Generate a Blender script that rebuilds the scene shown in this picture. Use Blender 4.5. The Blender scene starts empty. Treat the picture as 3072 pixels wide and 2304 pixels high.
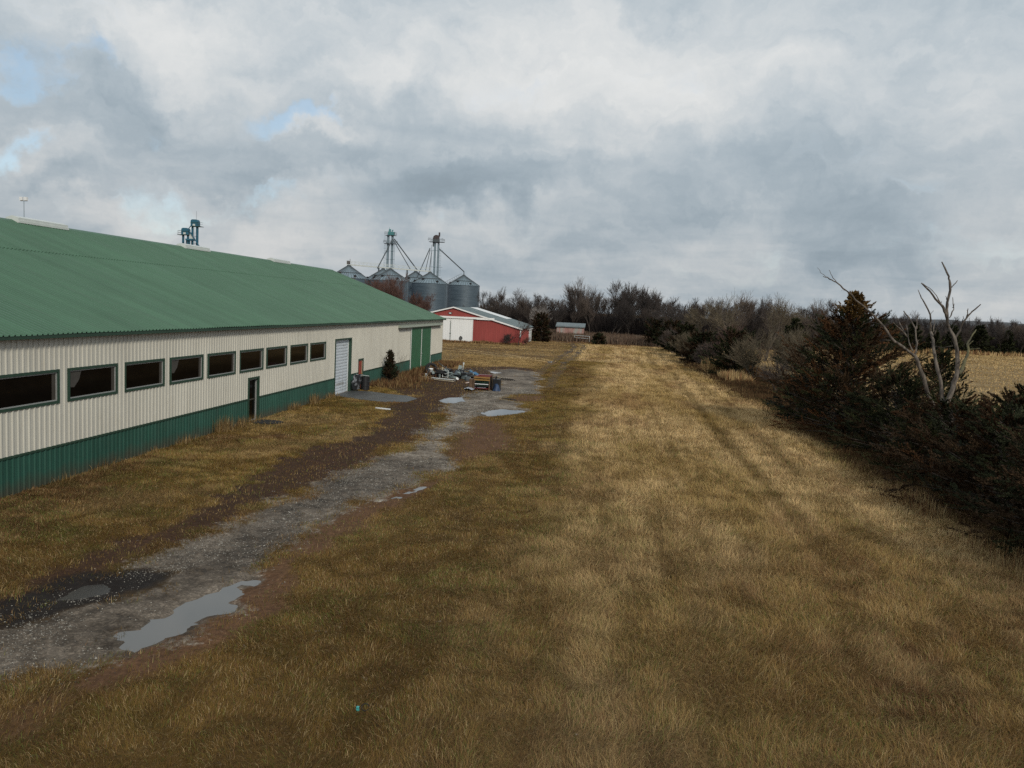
import bpy, math, random
import numpy as np
from mathutils import Vector, Matrix
random.seed(7)
rng = np.random.default_rng(11)
SC = bpy.context.scene
COL = SC.collection
R = math.radians
PI = math.pi

# ------------------------------------------------------------------ helpers
ORIG = {}          # world origin of every object's local frame (unrotated things)


class MB:
    """collects shapes for one mesh"""
    def __init__(s):
        s.v = []; s.f = []; s.m = []; s.mi = 0

    def add(s, vs, fs):
        b = len(s.v)
        s.v += [tuple(p) for p in vs]
        for f in fs:
            s.f.append(tuple(i + b for i in f)); s.m.append(s.mi)

    def quad(s, a, b, c, d):
        s.add([a, b, c, d], [(0, 1, 2, 3)])

    def box(s, lo, hi, M=None):
        x0, y0, z0 = lo; x1, y1, z1 = hi
        vs = [(x0, y0, z0), (x1, y0, z0), (x1, y1, z0), (x0, y1, z0), (x0, y0, z1), (x1, y0, z1), (x1, y1, z1), (x0, y1, z1)]
        if M is not None:
            vs = [tuple(M @ Vector(p)) for p in vs]
        s.add(vs, [(0, 3, 2, 1), (4, 5, 6, 7), (0, 1, 5, 4), (1, 2, 6, 5), (2, 3, 7, 6), (3, 0, 4, 7)])

    def beam(s, a, b, w, h=None):
        """rectangular bar from a to b"""
        a = Vector(a); b = Vector(b); d = (b - a); L = d.length
        if h is None: h = w
        q = d.to_track_quat('Y', 'Z').to_matrix().to_4x4()
        s.box((-w / 2, 0, -h / 2), (w / 2, L, h / 2), Matrix.Translation(a) @ q)

    def tube(s, pts, rad, n=6, cap=True):
        P = [Vector(p) for p in pts]
        if not hasattr(rad, '__len__'): rad = [rad] * len(P)
        b = len(s.v); k = len(P)
        ref = None
        for i, p in enumerate(P):
            d = (P[min(i + 1, k - 1)] - P[max(i - 1, 0)])
            if d.length < 1e-9: d = Vector((0, 0, 1))
            d.normalize()
            if ref is None:
                ref = d.orthogonal().normalized()
            u = (ref - d * ref.dot(d))
            u = u.normalized() if u.length > 1e-6 else d.orthogonal().normalized()
            ref = u
            w = d.cross(u); r = rad[i]
            for j in range(n):
                a = 2 * PI * j / n
                s.v.append(tuple(p + u * (r * math.cos(a)) + w * (r * math.sin(a))))
        for i in range(k - 1):
            for j in range(n):
                s.f.append((b + i * n + j, b + i * n + (j + 1) % n, b + (i + 1) * n + (j + 1) % n, b + (i + 1) * n + j)); s.m.append(s.mi)
        if cap:
            s.f.append(tuple(b + j for j in range(n))[::-1]); s.m.append(s.mi)
            s.f.append(tuple(b + (k - 1) * n + j for j in range(n))); s.m.append(s.mi)

    def lathe(s, prof, n=24, c=(0, 0, 0), cap=False):
        b = len(s.v)
        for r, z in prof:
            for j in range(n):
                a = 2 * PI * j / n
                s.v.append((c[0] + r * math.cos(a), c[1] + r * math.sin(a), c[2] + z))
        for i in range(len(prof) - 1):
            for j in range(n):
                s.f.append((b + i * n + j, b + i * n + (j + 1) % n, b + (i + 1) * n + (j + 1) % n, b + (i + 1) * n + j)); s.m.append(s.mi)
        if cap:
            s.f.append(tuple(b + j for j in range(n))[::-1]); s.m.append(s.mi)
            s.f.append(tuple(b + (len(prof) - 1) * n + j for j in range(n))); s.m.append(s.mi)

    def prism(s, poly, ax, lo, hi):
        """polygon (2D) extruded along axis ax between lo and hi"""
        def P(q, t):
            return {0: (t, q[0], q[1]), 1: (q[0], t, q[1]), 2: (q[0], q[1], t)}[ax]
        n = len(poly)
        s.add([P(q, lo) for q in poly] + [P(q, hi) for q in poly],
              [tuple(range(n))[::-1], tuple(range(n, 2 * n))] + [(i, (i + 1) % n, n + (i + 1) % n, n + i) for i in range(n)])

    def build(s, name, mats, parent=None, smooth=False, fixn=True):
        me = bpy.data.meshes.new(name)
        o = bpy.data.objects.new(name, me)
        og = ORIG.get(parent.name, Vector((0, 0, 0))) if parent else Vector((0, 0, 0))
        me.from_pydata([(x - og.x, y - og.y, z - og.z) for x, y, z in s.v], [], s.f)
        if not isinstance(mats, (list, tuple)): mats = [mats]
        for m in mats: me.materials.append(m)
        if len(mats) > 1: me.polygons.foreach_set('material_index', s.m)
        if smooth: me.polygons.foreach_set('use_smooth', [True] * len(me.polygons))
        me.update()
        COL.objects.link(o)
        if parent: o.parent = parent
        ORIG[o.name] = og.copy()
        return o


def np_mesh(name, V, faces_len, idx, mat, parent=None, colors=None, smooth=False, extra=None):
    """mesh straight from arrays; colors = per-vertex rgb"""
    me = bpy.data.meshes.new(name)
    V = np.asarray(V, np.float32); idx = np.asarray(idx, np.int32); faces_len = np.asarray(faces_len, np.int32)
    me.vertices.add(len(V)); me.vertices.foreach_set('co', V.ravel())
    me.loops.add(len(idx)); me.loops.foreach_set('vertex_index', idx)
    me.polygons.add(len(faces_len))
    st = np.concatenate([[0], np.cumsum(faces_len)[:-1]]).astype(np.int32)
    me.polygons.foreach_set('loop_start', st)
    me.polygons.foreach_set('loop_total', faces_len)
    if smooth: me.polygons.foreach_set('use_smooth', np.ones(len(faces_len), bool))
    me.update(calc_edges=True)
    if colors is not None:
        a = me.color_attributes.new('Col', 'FLOAT_COLOR', 'POINT')
        c = np.ones((len(V), 4), np.float32); c[:, :3] = colors
        a.data.foreach_set('color', c.ravel())
    for k, arr in (extra or {}).items():
        a = me.attributes.new(k, 'FLOAT', 'POINT'); a.data.foreach_set('value', np.asarray(arr, np.float32))
    me.materials.append(mat)
    o = bpy.data.objects.new(name, me)
    COL.objects.link(o)
    if parent: o.parent = parent
    ORIG[o.name] = Vector((0, 0, 0))
    return o


def tag(o, label=None, cat=None, group=None, kind=None):
    if label: o['label'] = label
    if cat: o['category'] = cat
    if group: o['group'] = group
    if kind: o['kind'] = kind
    return o


def thing(name, label, cat, loc=(0, 0, 0), group=None):
    o = bpy.data.objects.new(name, None)
    o.empty_display_size = 0.3
    COL.objects.link(o); o.location = loc
    ORIG[o.name] = Vector(loc)
    return tag(o, label, cat, group)


def copy_tree(o, parent=None):
    c = o.copy(); COL.objects.link(c)
    if parent: c.parent = parent
    for ch in list(o.children):
        copy_tree(ch, c)
    return c


# ------------------------------------------------------------------ materials
def nodes_of(m):
    m.use_nodes = True
    nt = m.node_tree; nt.nodes.clear()
    return nt, nt.nodes, nt.links


def mat(name, col, rough=0.7, var=0.12, scale=3.0, metal=0.0, bump=0.0, bscale=20, spec=0.5, dirt=None, stretch=None):
    """principled paint/wood/metal with mottled procedural colour"""
    m = bpy.data.materials.new(name); nt, N, L = nodes_of(m)
    out = N.new('ShaderNodeOutputMaterial'); b = N.new('ShaderNodeBsdfPrincipled')
    L.new(b.outputs[0], out.inputs[0])
    tc = N.new('ShaderNodeTexCoord'); src = tc.outputs['Object']
    if stretch:
        mp = N.new('ShaderNodeMapping'); mp.inputs['Scale'].default_value = stretch
        L.new(src, mp.inputs[0]); src = mp.outputs[0]
    nz = N.new('ShaderNodeTexNoise'); nz.inputs['Scale'].default_value = scale; nz.inputs['Detail'].default_value = 6
    nz.inputs['Roughness'].default_value = 0.65
    L.new(src, nz.inputs['Vector'])
    mr = N.new('ShaderNodeMapRange'); mr.inputs[1].default_value = 0.3; mr.inputs[2].default_value = 0.7
    mr.inputs[3].default_value = 1 - var; mr.inputs[4].default_value = 1 + var
    L.new(nz.outputs[0], mr.inputs[0])
    mx = N.new('ShaderNodeVectorMath'); mx.operation = 'SCALE'
    mx.inputs[0].default_value = col; L.new(mr.outputs[0], mx.inputs['Scale'])
    cs = mx.outputs[0]
    if dirt:
        n2 = N.new('ShaderNodeTexNoise'); n2.inputs['Scale'].default_value = dirt[1]; n2.inputs['Detail'].default_value = 8
        L.new(src, n2.inputs['Vector'])
        r2 = N.new('ShaderNodeMapRange'); r2.inputs[1].default_value = dirt[2]; r2.inputs[2].default_value = dirt[2] + 0.18
        L.new(n2.outputs[0], r2.inputs[0])
        mm = N.new('ShaderNodeMix'); mm.data_type = 'RGBA'
        L.new(r2.outputs[0], mm.inputs[0]); L.new(cs, mm.inputs[6]); mm.inputs[7].default_value = (*dirt[0], 1)
        cs = mm.outputs[2]
    L.new(cs, b.inputs['Base Color'])
    b.inputs['Roughness'].default_value = rough; b.inputs['Metallic'].default_value = metal
    b.inputs['Specular IOR Level'].default_value = spec
    if bump:
        n3 = N.new('ShaderNodeTexNoise'); n3.inputs['Scale'].default_value = bscale; n3.inputs['Detail'].default_value = 4
        L.new(src, n3.inputs['Vector'])
        bp = N.new('ShaderNodeBump'); bp.inputs['Strength'].default_value = bump; bp.inputs['Distance'].default_value = 0.02
        L.new(n3.outputs[0], bp.inputs['Height']); L.new(bp.outputs[0], b.inputs['Normal'])
    return m


def mat_sheet(name, col, rough, var, axis_, streak, spec=0.35, pan=0.914, splash=None, grime=None):
    """painted ribbed steel: every panel weathered a little differently, streaks down the ribs, mud at the foot"""
    m = bpy.data.materials.new(name); nt, N, L = nodes_of(m)
    out = N.new('ShaderNodeOutputMaterial'); b = N.new('ShaderNodeBsdfPrincipled'); L.new(b.outputs[0], out.inputs[0])
    tc = N.new('ShaderNodeTexCoord'); P = tc.outputs['Object']

    def mth(op, a, c=None):
        n = N.new('ShaderNodeMath'); n.operation = op
        for i, v in enumerate((a, c)):
            if v is None: continue
            if isinstance(v, (int, float)): n.inputs[i].default_value = v
            else: L.new(v, n.inputs[i])
        return n.outputs[0]

    def nz(sc, st=(1, 1, 1), det=6):
        mp = N.new('ShaderNodeMapping'); mp.inputs['Scale'].default_value = st; L.new(P, mp.inputs[0])
        n = N.new('ShaderNodeTexNoise'); n.inputs['Scale'].default_value = sc; n.inputs['Detail'].default_value = det; n.inputs['Roughness'].default_value = .65
        L.new(mp.outputs[0], n.inputs['Vector']); return n.outputs[0]

    def rmp(v, a, c, lo, hi):
        n = N.new('ShaderNodeMapRange'); L.new(v, n.inputs[0])
        for i, q in enumerate((a, c, lo, hi)): n.inputs[i + 1].default_value = q
        return n.outputs[0]
    sp = N.new('ShaderNodeSeparateXYZ'); L.new(P, sp.inputs[0])
    wn = N.new('ShaderNodeTexWhiteNoise'); wn.noise_dimensions = '1D'; L.new(mth('FLOOR', mth('DIVIDE', sp.outputs[axis_], pan)), wn.inputs['W'])
    v = mth('ADD', rmp(wn.outputs['Value'], 0, 1, -var * .5, var * .5), rmp(nz(1.0, streak, 8), .3, .7, 1 - var, 1 + var))
    v = mth('MULTIPLY', v, rmp(nz(.22), .35, .65, 1 - var * .7, 1 + var * .7))
    sc = N.new('ShaderNodeVectorMath'); sc.operation = 'SCALE'; sc.inputs[0].default_value = col; L.new(v, sc.inputs['Scale']); cs = sc.outputs[0]
    if grime:
        mx = N.new('ShaderNodeMix'); mx.data_type = 'RGBA'; L.new(rmp(nz(1.3, streak, 9), .56, .78, 0, .55), mx.inputs[0]); L.new(cs, mx.inputs[6]); mx.inputs[7].default_value = (*grime, 1); cs = mx.outputs[2]
    if splash:
        mx = N.new('ShaderNodeMix'); mx.data_type = 'RGBA'; L.new(rmp(mth('SUBTRACT', sp.outputs[2], mth('MULTIPLY', nz(2.2, (1, 1, .4), 8), .75)), -.30, .12, .75, 0), mx.inputs[0]); L.new(cs, mx.inputs[6]); mx.inputs[7].default_value = (*splash, 1); cs = mx.outputs[2]
    L.new(cs, b.inputs['Base Color']); L.new(rmp(nz(.8, streak), .3, .7, rough - .1, rough + .12), b.inputs['Roughness']); b.inputs['Specular IOR Level'].default_value = spec
    return m


def mat_col(name, rough=0.85, spec=0.15, trans=0.0):
    """plant material: the colour comes from each leaf's own colour"""
    m = bpy.data.materials.new(name); nt, N, L = nodes_of(m)
    out = N.new('ShaderNodeOutputMaterial'); b = N.new('ShaderNodeBsdfPrincipled')
    at = N.new('ShaderNodeAttribute'); at.attribute_name = 'Col'
    L.new(at.outputs['Color'], b.inputs['Base Color'])
    b.inputs['Roughness'].default_value = rough; b.inputs['Specular IOR Level'].default_value = spec
    if trans:
        t = N.new('ShaderNodeBsdfTranslucent'); L.new(at.outputs['Color'], t.inputs[0])
        ms = N.new('ShaderNodeMixShader'); ms.inputs[0].default_value = trans
        L.new(b.outputs[0], ms.inputs[1]); L.new(t.outputs[0], ms.inputs[2]); L.new(ms.outputs[0], out.inputs[0])
    else:
        L.new(b.outputs[0], out.inputs[0])
    return m


M = {}
M['cream'] = mat_sheet('cream_steel', (0.53, 0.515, 0.458), 0.5, 0.06, 1, (1, 2.5, 0.35), grime=(0.42, 0.39, 0.32))
M['wainscot'] = mat_sheet('green_wainscot_steel', (0.022, 0.080, 0.060), 0.45, 0.16, 1, (1, 3, 0.5), 0.4, splash=(0.06, 0.05, 0.035), grime=(0.035, 0.055, 0.045))
M['groof'] = mat_sheet('green_roof_steel', (0.066, 0.142, 0.090), 0.5, 0.10, 1, (0.12, 2.5, 0.12), 0.35, grime=(0.085, 0.135, 0.10))
M['gtrim'] = mat('dark_green_trim', (0.018, 0.05, 0.032), 0.5, 0.15, 4)
M['gdoor'] = mat('green_door_steel', (0.034, 0.115, 0.06), 0.45, 0.1, 1.0, spec=0.4)
M['white'] = mat('white_paint', (0.72, 0.74, 0.75), 0.5, 0.05, 2.0)
M['offwhite'] = mat('offwhite_metal', (0.55, 0.58, 0.56), 0.45, 0.08, 3.0)
M['door_white'] = mat('white_sectional_door', (0.60, 0.65, 0.70), 0.45, 0.05, 1.5, dirt=((0.42, 0.44, 0.44), 2.2, 0.62))
M['alu'] = mat('grey_aluminium', (0.27, 0.28, 0.275), 0.4, 0.08, 3)
M['void'] = mat('dark_interior', (0.008, 0.006, 0.005), 0.9, 0.3, 2)
M['glass_dark'] = mat('window_glass', (0.0035, 0.003, 0.0028), 0.06, 0.4, 1.2, spec=0.07)
M['jamb'] = mat('inner_jamb_board', (0.045, 0.038, 0.03), 0.7, 0.2, 3)
M['curtain'] = mat('pale_curtain', (0.055, 0.05, 0.043), 0.8, 0.2, 3)
M['rust_door'] = mat('red_rusty_door', (0.30, 0.055, 0.03), 0.6, 0.2, 4, dirt=((0.13, 0.045, 0.03), 3, 0.55))
M['brass'] = mat('brass', (0.6, 0.4, 0.12), 0.35, 0.1, 5, metal=0.7)
M['red'] = mat_sheet('red_barn_steel', (0.275, 0.056, 0.050), 0.55, 0.10, 0, (2, 1, 0.4), 0.3, splash=(0.16, 0.07, 0.05), grime=(0.24, 0.07, 0.06))
M['barnroof'] = mat('grey_roof_steel', (0.135, 0.17, 0.178), 0.5, 0.14, 0.35, spec=0.3, dirt=((0.095, 0.12, 0.12), 0.4, 0.55))
M['panel_white'] = mat('white_skylight_panel', (0.75, 0.76, 0.75), 0.4, 0.05, 1)
M['barnwhite'] = mat_sheet('barn_white_steel', (0.76, 0.77, 0.77), 0.5, 0.03, 0, (2, 1, 0.4), 0.35, splash=(0.55, 0.53, 0.48))
M['black'] = mat('black_plastic', (0.012, 0.012, 0.014), 0.45, 0.2, 5)
M['rubber'] = mat('black_rubber', (0.014, 0.013, 0.013), 0.85, 0.25, 8, bump=0.4)
M['glossy'] = mat('painted_reflection_sheet', (0.02, 0.022, 0.026), 0.35, 0.3, 3, dirt=((0.33, 0.35, 0.38), 3.5, 0.52))  # pale mottling painted in for the reflection on the black sheet
M['asphalt'] = mat('wet_asphalt_pad', (0.062, 0.064, 0.064), 0.5, 0.25, 2.5, bump=0.3, dirt=((0.035, 0.03, 0.028), 1.1, 0.52))

M['galv'] = mat('galvanised_steel', (0.19, 0.25, 0.29), 0.5, 0.12, 0.8, metal=0.15)
M['galvdark'] = mat('weathered_steel', (0.07, 0.085, 0.095), 0.6, 0.2, 1.0)
M['blue'] = mat('blue_elevator_paint', (0.018, 0.105, 0.165), 0.45, 0.12, 0.8)
M['teal'] = mat('teal_elevator_paint', (0.06, 0.22, 0.23), 0.45, 0.12, 0.8)
M['steelrust'] = mat('rusty_head', (0.05, 0.035, 0.035), 0.6, 0.5, 1.2)
M['wood'] = mat('weathered_board', (0.42, 0.36, 0.26), 0.8, 0.2, 4, stretch=(1, 8, 8))
M['browncase'] = mat('brown_wood', (0.11, 0.065, 0.035), 0.6, 0.25, 4)
M['yellowbeam'] = mat('ochre_beam', (0.27, 0.145, 0.04), 0.55, 0.2, 3)
M['maroon'] = mat('maroon_panel', (0.12, 0.015, 0.012), 0.4, 0.25, 3)
M['greenpanel'] = mat('dark_green_panel', (0.02, 0.06, 0.035), 0.5, 0.2, 3)
M['tarp'] = mat('blue_tarp', (0.02, 0.12, 0.24), 0.45, 0.25, 3, bump=0.5, bscale=6)
M['greysheet'] = mat('grey_sheet_metal', (0.22, 0.27, 0.27), 0.45, 0.15, 3)
M['darksheet'] = mat('dark_sheet_metal', (0.05, 0.065, 0.075), 0.5, 0.3, 3)
M['rag'] = mat('pale_rag', (0.36, 0.38, 0.42), 0.8, 0.3, 5, bump=0.8, bscale=8)
M['rustpipe'] = mat('rusty_pipe', (0.10, 0.05, 0.03), 0.7, 0.3, 5)
M['bark'] = mat('grey_brown_bark', (0.085, 0.067, 0.052), 0.9, 0.3, 4, stretch=(3, 3, 0.6))
M['barkdark'] = mat('dark_bark', (0.05, 0.040, 0.033), 0.9, 0.3, 4, stretch=(3, 3, 0.6))
M['twig'] = mat('bare_twigs', (0.085, 0.064, 0.052), 0.9, 0.3, 1.5)
M['twigdark'] = mat('dark_twigs', (0.047, 0.037, 0.033), 0.9, 0.3, 1.5)
M['twigred'] = mat('reddish_twigs', (0.115, 0.058, 0.043), 0.9, 0.3, 1.5)
M['twigpale'] = mat('pale_twigs', (0.26, 0.235, 0.215), 0.9, 0.2, 1.5)
M['twigtan'] = mat('tan_twigs', (0.125, 0.098, 0.062), 0.9, 0.3, 1.5)
M['deadwood'] = mat('bleached_dead_wood', (0.145, 0.12, 0.098), 0.85, 0.4, 3.0, dirt=((0.042, 0.033, 0.027), 2.6, 0.44), stretch=(2.5, 2.5, 0.7), bump=0.4)
M['mossy'] = mat('mossy_dead_wood', (0.10, 0.092, 0.045), 0.9, 0.35, 3, dirt=((0.05, 0.045, 0.03), 2.5, 0.5))
M['leaf'] = mat_col('cedar_foliage', 0.8, 0.12)
M['blade'] = mat_col('grass_blades', 0.8, 0.12, 0.25)
M['paletree'] = mat('pale_bark', (0.27, 0.25, 0.23), 0.9, 0.2, 4)
M['stone'] = mat_col('limestone_chips', 0.8, 0.2)
M['hill'] = mat('wooded_hill', (0.060, 0.062, 0.066), 0.95, 0.3, 0.012)


def bin_material():
    m = bpy.data.materials.new('corrugated_bin_steel'); nt, N, L = nodes_of(m)
    out = N.new('ShaderNodeOutputMaterial'); b = N.new('ShaderNodeBsdfPrincipled'); L.new(b.outputs[0], out.inputs[0])
    tc = N.new('ShaderNodeTexCoord')
    mp = N.new('ShaderNodeMapping'); mp.inputs['Scale'].default_value = (0.15, 0.15, 1.0); L.new(tc.outputs['Object'], mp.inputs[0])
    nz = N.new('ShaderNodeTexNoise'); nz.inputs['Scale'].default_value = 1.4; nz.inputs['Detail'].default_value = 5; L.new(mp.outputs[0], nz.inputs[0])
    cr = N.new('ShaderNodeValToRGB'); L.new(nz.outputs[0], cr.inputs[0])
    cr.color_ramp.elements[0].position = 0.3; cr.color_ramp.elements[0].color = (0.058, 0.086, 0.112, 1)
    cr.color_ramp.elements[1].position = 0.7; cr.color_ramp.elements[1].color = (0.092, 0.128, 0.160, 1)
    wv = N.new('ShaderNodeTexWave'); wv.bands_direction = 'Z'; wv.inputs['Scale'].default_value = 1.5; L.new(tc.outputs['Object'], wv.inputs[0])
    bp = N.new('ShaderNodeBump'); bp.inputs['Strength'].default_value = 0.5; bp.inputs['Distance'].default_value = 0.05
    L.new(wv.outputs['Fac'], bp.inputs['Height']); L.new(bp.outputs[0], b.inputs['Normal'])
    L.new(cr.outputs[0], b.inputs['Base Color']); b.inputs['Roughness'].default_value = 0.5; b.inputs['Metallic'].default_value = 0.2
    return m


M['bin'] = bin_material()

# ------------------------------------------------------------------ camera
F = 1750.0 / 2212 * 36
cam = bpy.data.cameras.new('camera'); cam.lens = F; cam.sensor_width = 36; cam.clip_start = 0.1; cam.clip_end = 8000
co = bpy.data.objects.new('camera', cam); COL.objects.link(co); SC.camera = co
cr_ = Vector((0.99242417, 0.11375151, 0.04642053)); cu_ = Vector((-0.05651492, 0.08718549, 0.99458773)); cf_ = Vector((-0.10908866, 0.98967635, -0.09295365))
mw = Matrix.Identity(4)
for i in range(3):
    mw[i][0] = cr_[i]; mw[i][1] = cu_[i]; mw[i][2] = -cf_[i]
mw.translation = (0, 0, 6.1)
co.matrix_world = mw

# ------------------------------------------------------------------ light
SUN_EL, SUN_AZ = R(30), R(-60)       # azimuth measured from +X towards +Y
sd = Vector((math.cos(SUN_EL) * math.cos(SUN_AZ), math.cos(SUN_EL) * math.sin(SUN_AZ), math.sin(SUN_EL)))
sl = bpy.data.lights.new('sun', 'SUN'); sl.energy = 2.0; sl.angle = R(8); sl.color = (1.0, 0.93, 0.80)
so = bpy.data.objects.new('sun', sl); COL.objects.link(so)
so.rotation_euler = (-sd).to_track_quat('-Z', 'Y').to_euler()
so.location = sd * 60

W = bpy.data.worlds.new('World'); SC.world = W; W.use_nodes = True
nt = W.node_tree; N = nt.nodes; L = nt.links; N.clear()
wo = N.new('ShaderNodeOutputWorld'); bg = N.new('ShaderNodeBackground'); L.new(bg.outputs[0], wo.inputs[0])
tc = N.new('ShaderNodeTexCoord'); DIR = tc.outputs['Generated']


def nm(op, a, b=None, c=None, clamp=False):
    n = N.new('ShaderNodeMath'); n.operation = op; n.use_clamp = clamp
    for i, x in enumerate((a, b, c)):
        if x is None: continue
        if isinstance(x, (int, float)): n.inputs[i].default_value = x
        else: L.new(x, n.inputs[i])
    return n.outputs[0]


def nv(op, a, b=None, sc=None):
    n = N.new('ShaderNodeVectorMath'); n.operation = op
    for i, x in enumerate((a, b)):
        if x is None: continue
        if isinstance(x, tuple): n.inputs[i].default_value = x
        else: L.new(x, n.inputs[i])
    if sc is not None:
        if isinstance(sc, (int, float)): n.inputs['Scale'].default_value = sc
        else: L.new(sc, n.inputs['Scale'])
    return n.outputs['Value'] if op in ('DOT_PRODUCT', 'LENGTH') else n.outputs[0]


def noise(vec, scale, detail=8, rough=0.55, dist=0.0):
    n = N.new('ShaderNodeTexNoise'); n.inputs['Scale'].default_value = scale; n.inputs['Detail'].default_value = detail
    n.inputs['Roughness'].default_value = rough; n.inputs['Distortion'].default_value = dist
    L.new(vec, n.inputs['Vector']); return n.outputs[0], n.outputs[1]


def ramp(x, a, b, lo=0.0, hi=1.0):
    n = N.new('ShaderNodeMapRange'); n.interpolation_type = 'SMOOTHSTEP'
    n.inputs[1].default_value = a; n.inputs[2].default_value = b; n.inputs[3].default_value = lo; n.inputs[4].default_value = hi
    L.new(x, n.inputs[0]); return n.outputs[0]


def blobsum(items):
    acc = None
    for d, w, s in items:
        n = N.new('ShaderNodeVectorMath'); n.operation = 'SUBTRACT'; L.new(DIRW, n.inputs[0]); n.inputs[1].default_value = tuple(Vector(d).normalized())
        n2 = N.new('ShaderNodeVectorMath'); n2.operation = 'MULTIPLY'; L.new(n.outputs[0], n2.inputs[0]); n2.inputs[1].default_value = (1, 1, 1.9)
        ln = N.new('ShaderNodeVectorMath'); ln.operation = 'LENGTH'; L.new(n2.outputs[0], ln.inputs[0])
        v = ramp(ln.outputs['Value'], 0.0, w, s, 0.0)
        acc = v if acc is None else nm('ADD', acc, v)
    return acc


sx = N.new('ShaderNodeSeparateXYZ'); L.new(DIR, sx.inputs[0])
zc = nm('MAXIMUM', sx.outputs[2], 0.0)
den = nm('ADD', zc, 0.13)
cx = N.new('ShaderNodeCombineXYZ')
L.new(nm('DIVIDE', sx.outputs[0], den), cx.inputs[0]); L.new(nm('DIVIDE', sx.outputs[1], den), cx.inputs[1])
P0 = cx.outputs[0]
_, wcol = noise(P0, 0.9, 4, 0.5)
P1 = nv('ADD', P0, nv('SCALE', nv('SUBTRACT', wcol, (0.5, 0.5, 0.5)), sc=0.9))
# directions shaken by noise so that the broad patches get ragged edges
_, dcol = noise(DIR, 7.0, 6, 0.6)
DIRW = nv('ADD', DIR, nv('SCALE', nv('SUBTRACT', dcol, (0.5, 0.5, 0.5)), sc=0.22))
big, _ = noise(P1, 0.55, 3, 0.5)
LOW = nv('MULTIPLY', DIRW, (1, 1, 2.3))
medl, _ = noise(LOW, 3.6, 7, 0.52, 0.3)
medp, _ = noise(P1, 1.25, 9, 0.56, 0.2)
med = nm('ADD', nm('MULTIPLY', medl, 0.45), nm('MULTIPLY', medp, 0.55))
fine, _ = noise(LOW, 12.0, 8, 0.58, 0.4)
puff, _ = noise(nv('ADD', LOW, (3.1, 1.7, 0.4)), 7.5, 9, 0.52, 0.2)
bright = blobsum([((-0.461, 0.847, 0.266), 0.13, .20), ((-0.338, 0.921, 0.194), 0.05, .22), ((-0.271, 0.929, 0.254), 0.10, .16), ((-0.083, 0.954, 0.289), 0.20, .20),
                  ((0.136, 0.955, 0.262), 0.18, .22), ((-0.575, 0.806, 0.14), 0.08, .18), ((-0.21, 0.972, 0.104), 0.06, .16), ((-0.121, 0.987, 0.103), 0.07, .12),
                  ((-0.335, 0.935, 0.10), 0.12, .16), ((-0.52, 0.85, 0.07), 0.10, .16), ((-0.42, 0.90, 0.06), 0.10, .14), ((-0.02, 0.958, 0.23), 0.15, .08)])
dark = blobsum([((-0.533, 0.82, 0.205), 0.10, .20), ((-0.571, 0.815, 0.105), 0.05, .16), ((-0.401, 0.904, 0.147), 0.13, .17), ((-0.15, 0.977, 0.150), 0.17, .26),
                ((-0.25, 0.957, 0.155), 0.12, .12), ((0.193, 0.963, 0.185), 0.16, .20), ((-0.242, 0.965, 0.097), 0.04, .16), ((0.294, 0.947, 0.12), 0.16, .18),
                ((0.343, 0.936, 0.07), 0.14, .20), ((0.05, 0.985, 0.14), 0.16, .16)])
blue = blobsum([((-0.541, 0.81, 0.235), 0.055, .55), ((-0.384, 0.90, 0.206), 0.06, .6), ((-0.345, 0.913, 0.207), 0.04, .5), ((-0.599, 0.789, 0.140), 0.05, .7),
                ((-0.50, 0.846, 0.178), 0.05, .4), ((-0.515, 0.851, 0.100), 0.045, .28), ((-0.46, 0.88, 0.10), 0.05, .35), ((-0.60, 0.78, 0.215), 0.05, .5), ((-0.40, 0.905, 0.12), 0.04, .35)])
br = nm('ADD', nm('MULTIPLY', med, 0.55), nm('MULTIPLY', big, 0.32))
br = nm('ADD', br, nm('MULTIPLY', fine, 0.16))
br = nm('ADD', br, nm('MULTIPLY', puff, 0.26))
br = nm('SUBTRACT', nm('ADD', br, nm('MULTIPLY', bright, 0.58)), nm('MULTIPLY', dark, 0.50))       # mean about 0.645
val = nm('MULTIPLY', ramp(br, 0.30, 1.00, 0.31, 0.78), ramp(sx.outputs[2], 0.0, 0.30, 0.90, 1.10))
# thick cloud is greyer-blue, thin edge whiter
tint = N.new('ShaderNodeMix'); tint.data_type = 'RGBA'
L.new(ramp(br, 0.42, 0.85), tint.inputs[0])
tint.inputs[6].default_value = (0.82, 1.0, 1.14, 1); tint.inputs[7].default_value = (0.985, 1.0, 0.995, 1)
cl = nv('SCALE', tint.outputs[2], sc=val)
sky = N.new('ShaderNodeTexSky'); sky.sky_type = 'NISHITA'; sky.sun_disc = False
sky.sun_elevation = SUN_EL; sky.sun_rotation = R(90) - SUN_AZ; sky.altitude = 300; sky.air_density = 1.0; sky.dust_density = 0.6; sky.ozone_density = 1.5
skc = nv('ADD', nv('SCALE', sky.outputs[0], sc=0.095), (0.10, 0.14, 0.15))
cover = nm('ADD', nm('MULTIPLY', nm('SUBTRACT', puff, 0.5), 1.3), blue)
cover = ramp(cover, 0.10, 0.66, 0.0, 0.60)
mixs = N.new('ShaderNodeMix'); mixs.data_type = 'RGBA'
L.new(cover, mixs.inputs[0]); L.new(cl, mixs.inputs[6]); L.new(skc, mixs.inputs[7])
L.new(mixs.outputs[2], bg.inputs[0]); bg.inputs[1].default_value = 1.0

SC.view_settings.view_transform = 'Standard'; SC.view_settings.look = 'None'; SC.view_settings.exposure = 0.0; SC.view_settings.gamma = 1.0
SC.cycles.max_bounces = 6; SC.cycles.diffuse_bounces = 3; SC.cycles.transparent_max_bounces = 6
SC.cycles.use_denoising = False
SC.cycles.use_adaptive_sampling = False

# ------------------------------------------------------------------ fields used by ground and grass
_lat = {}


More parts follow.
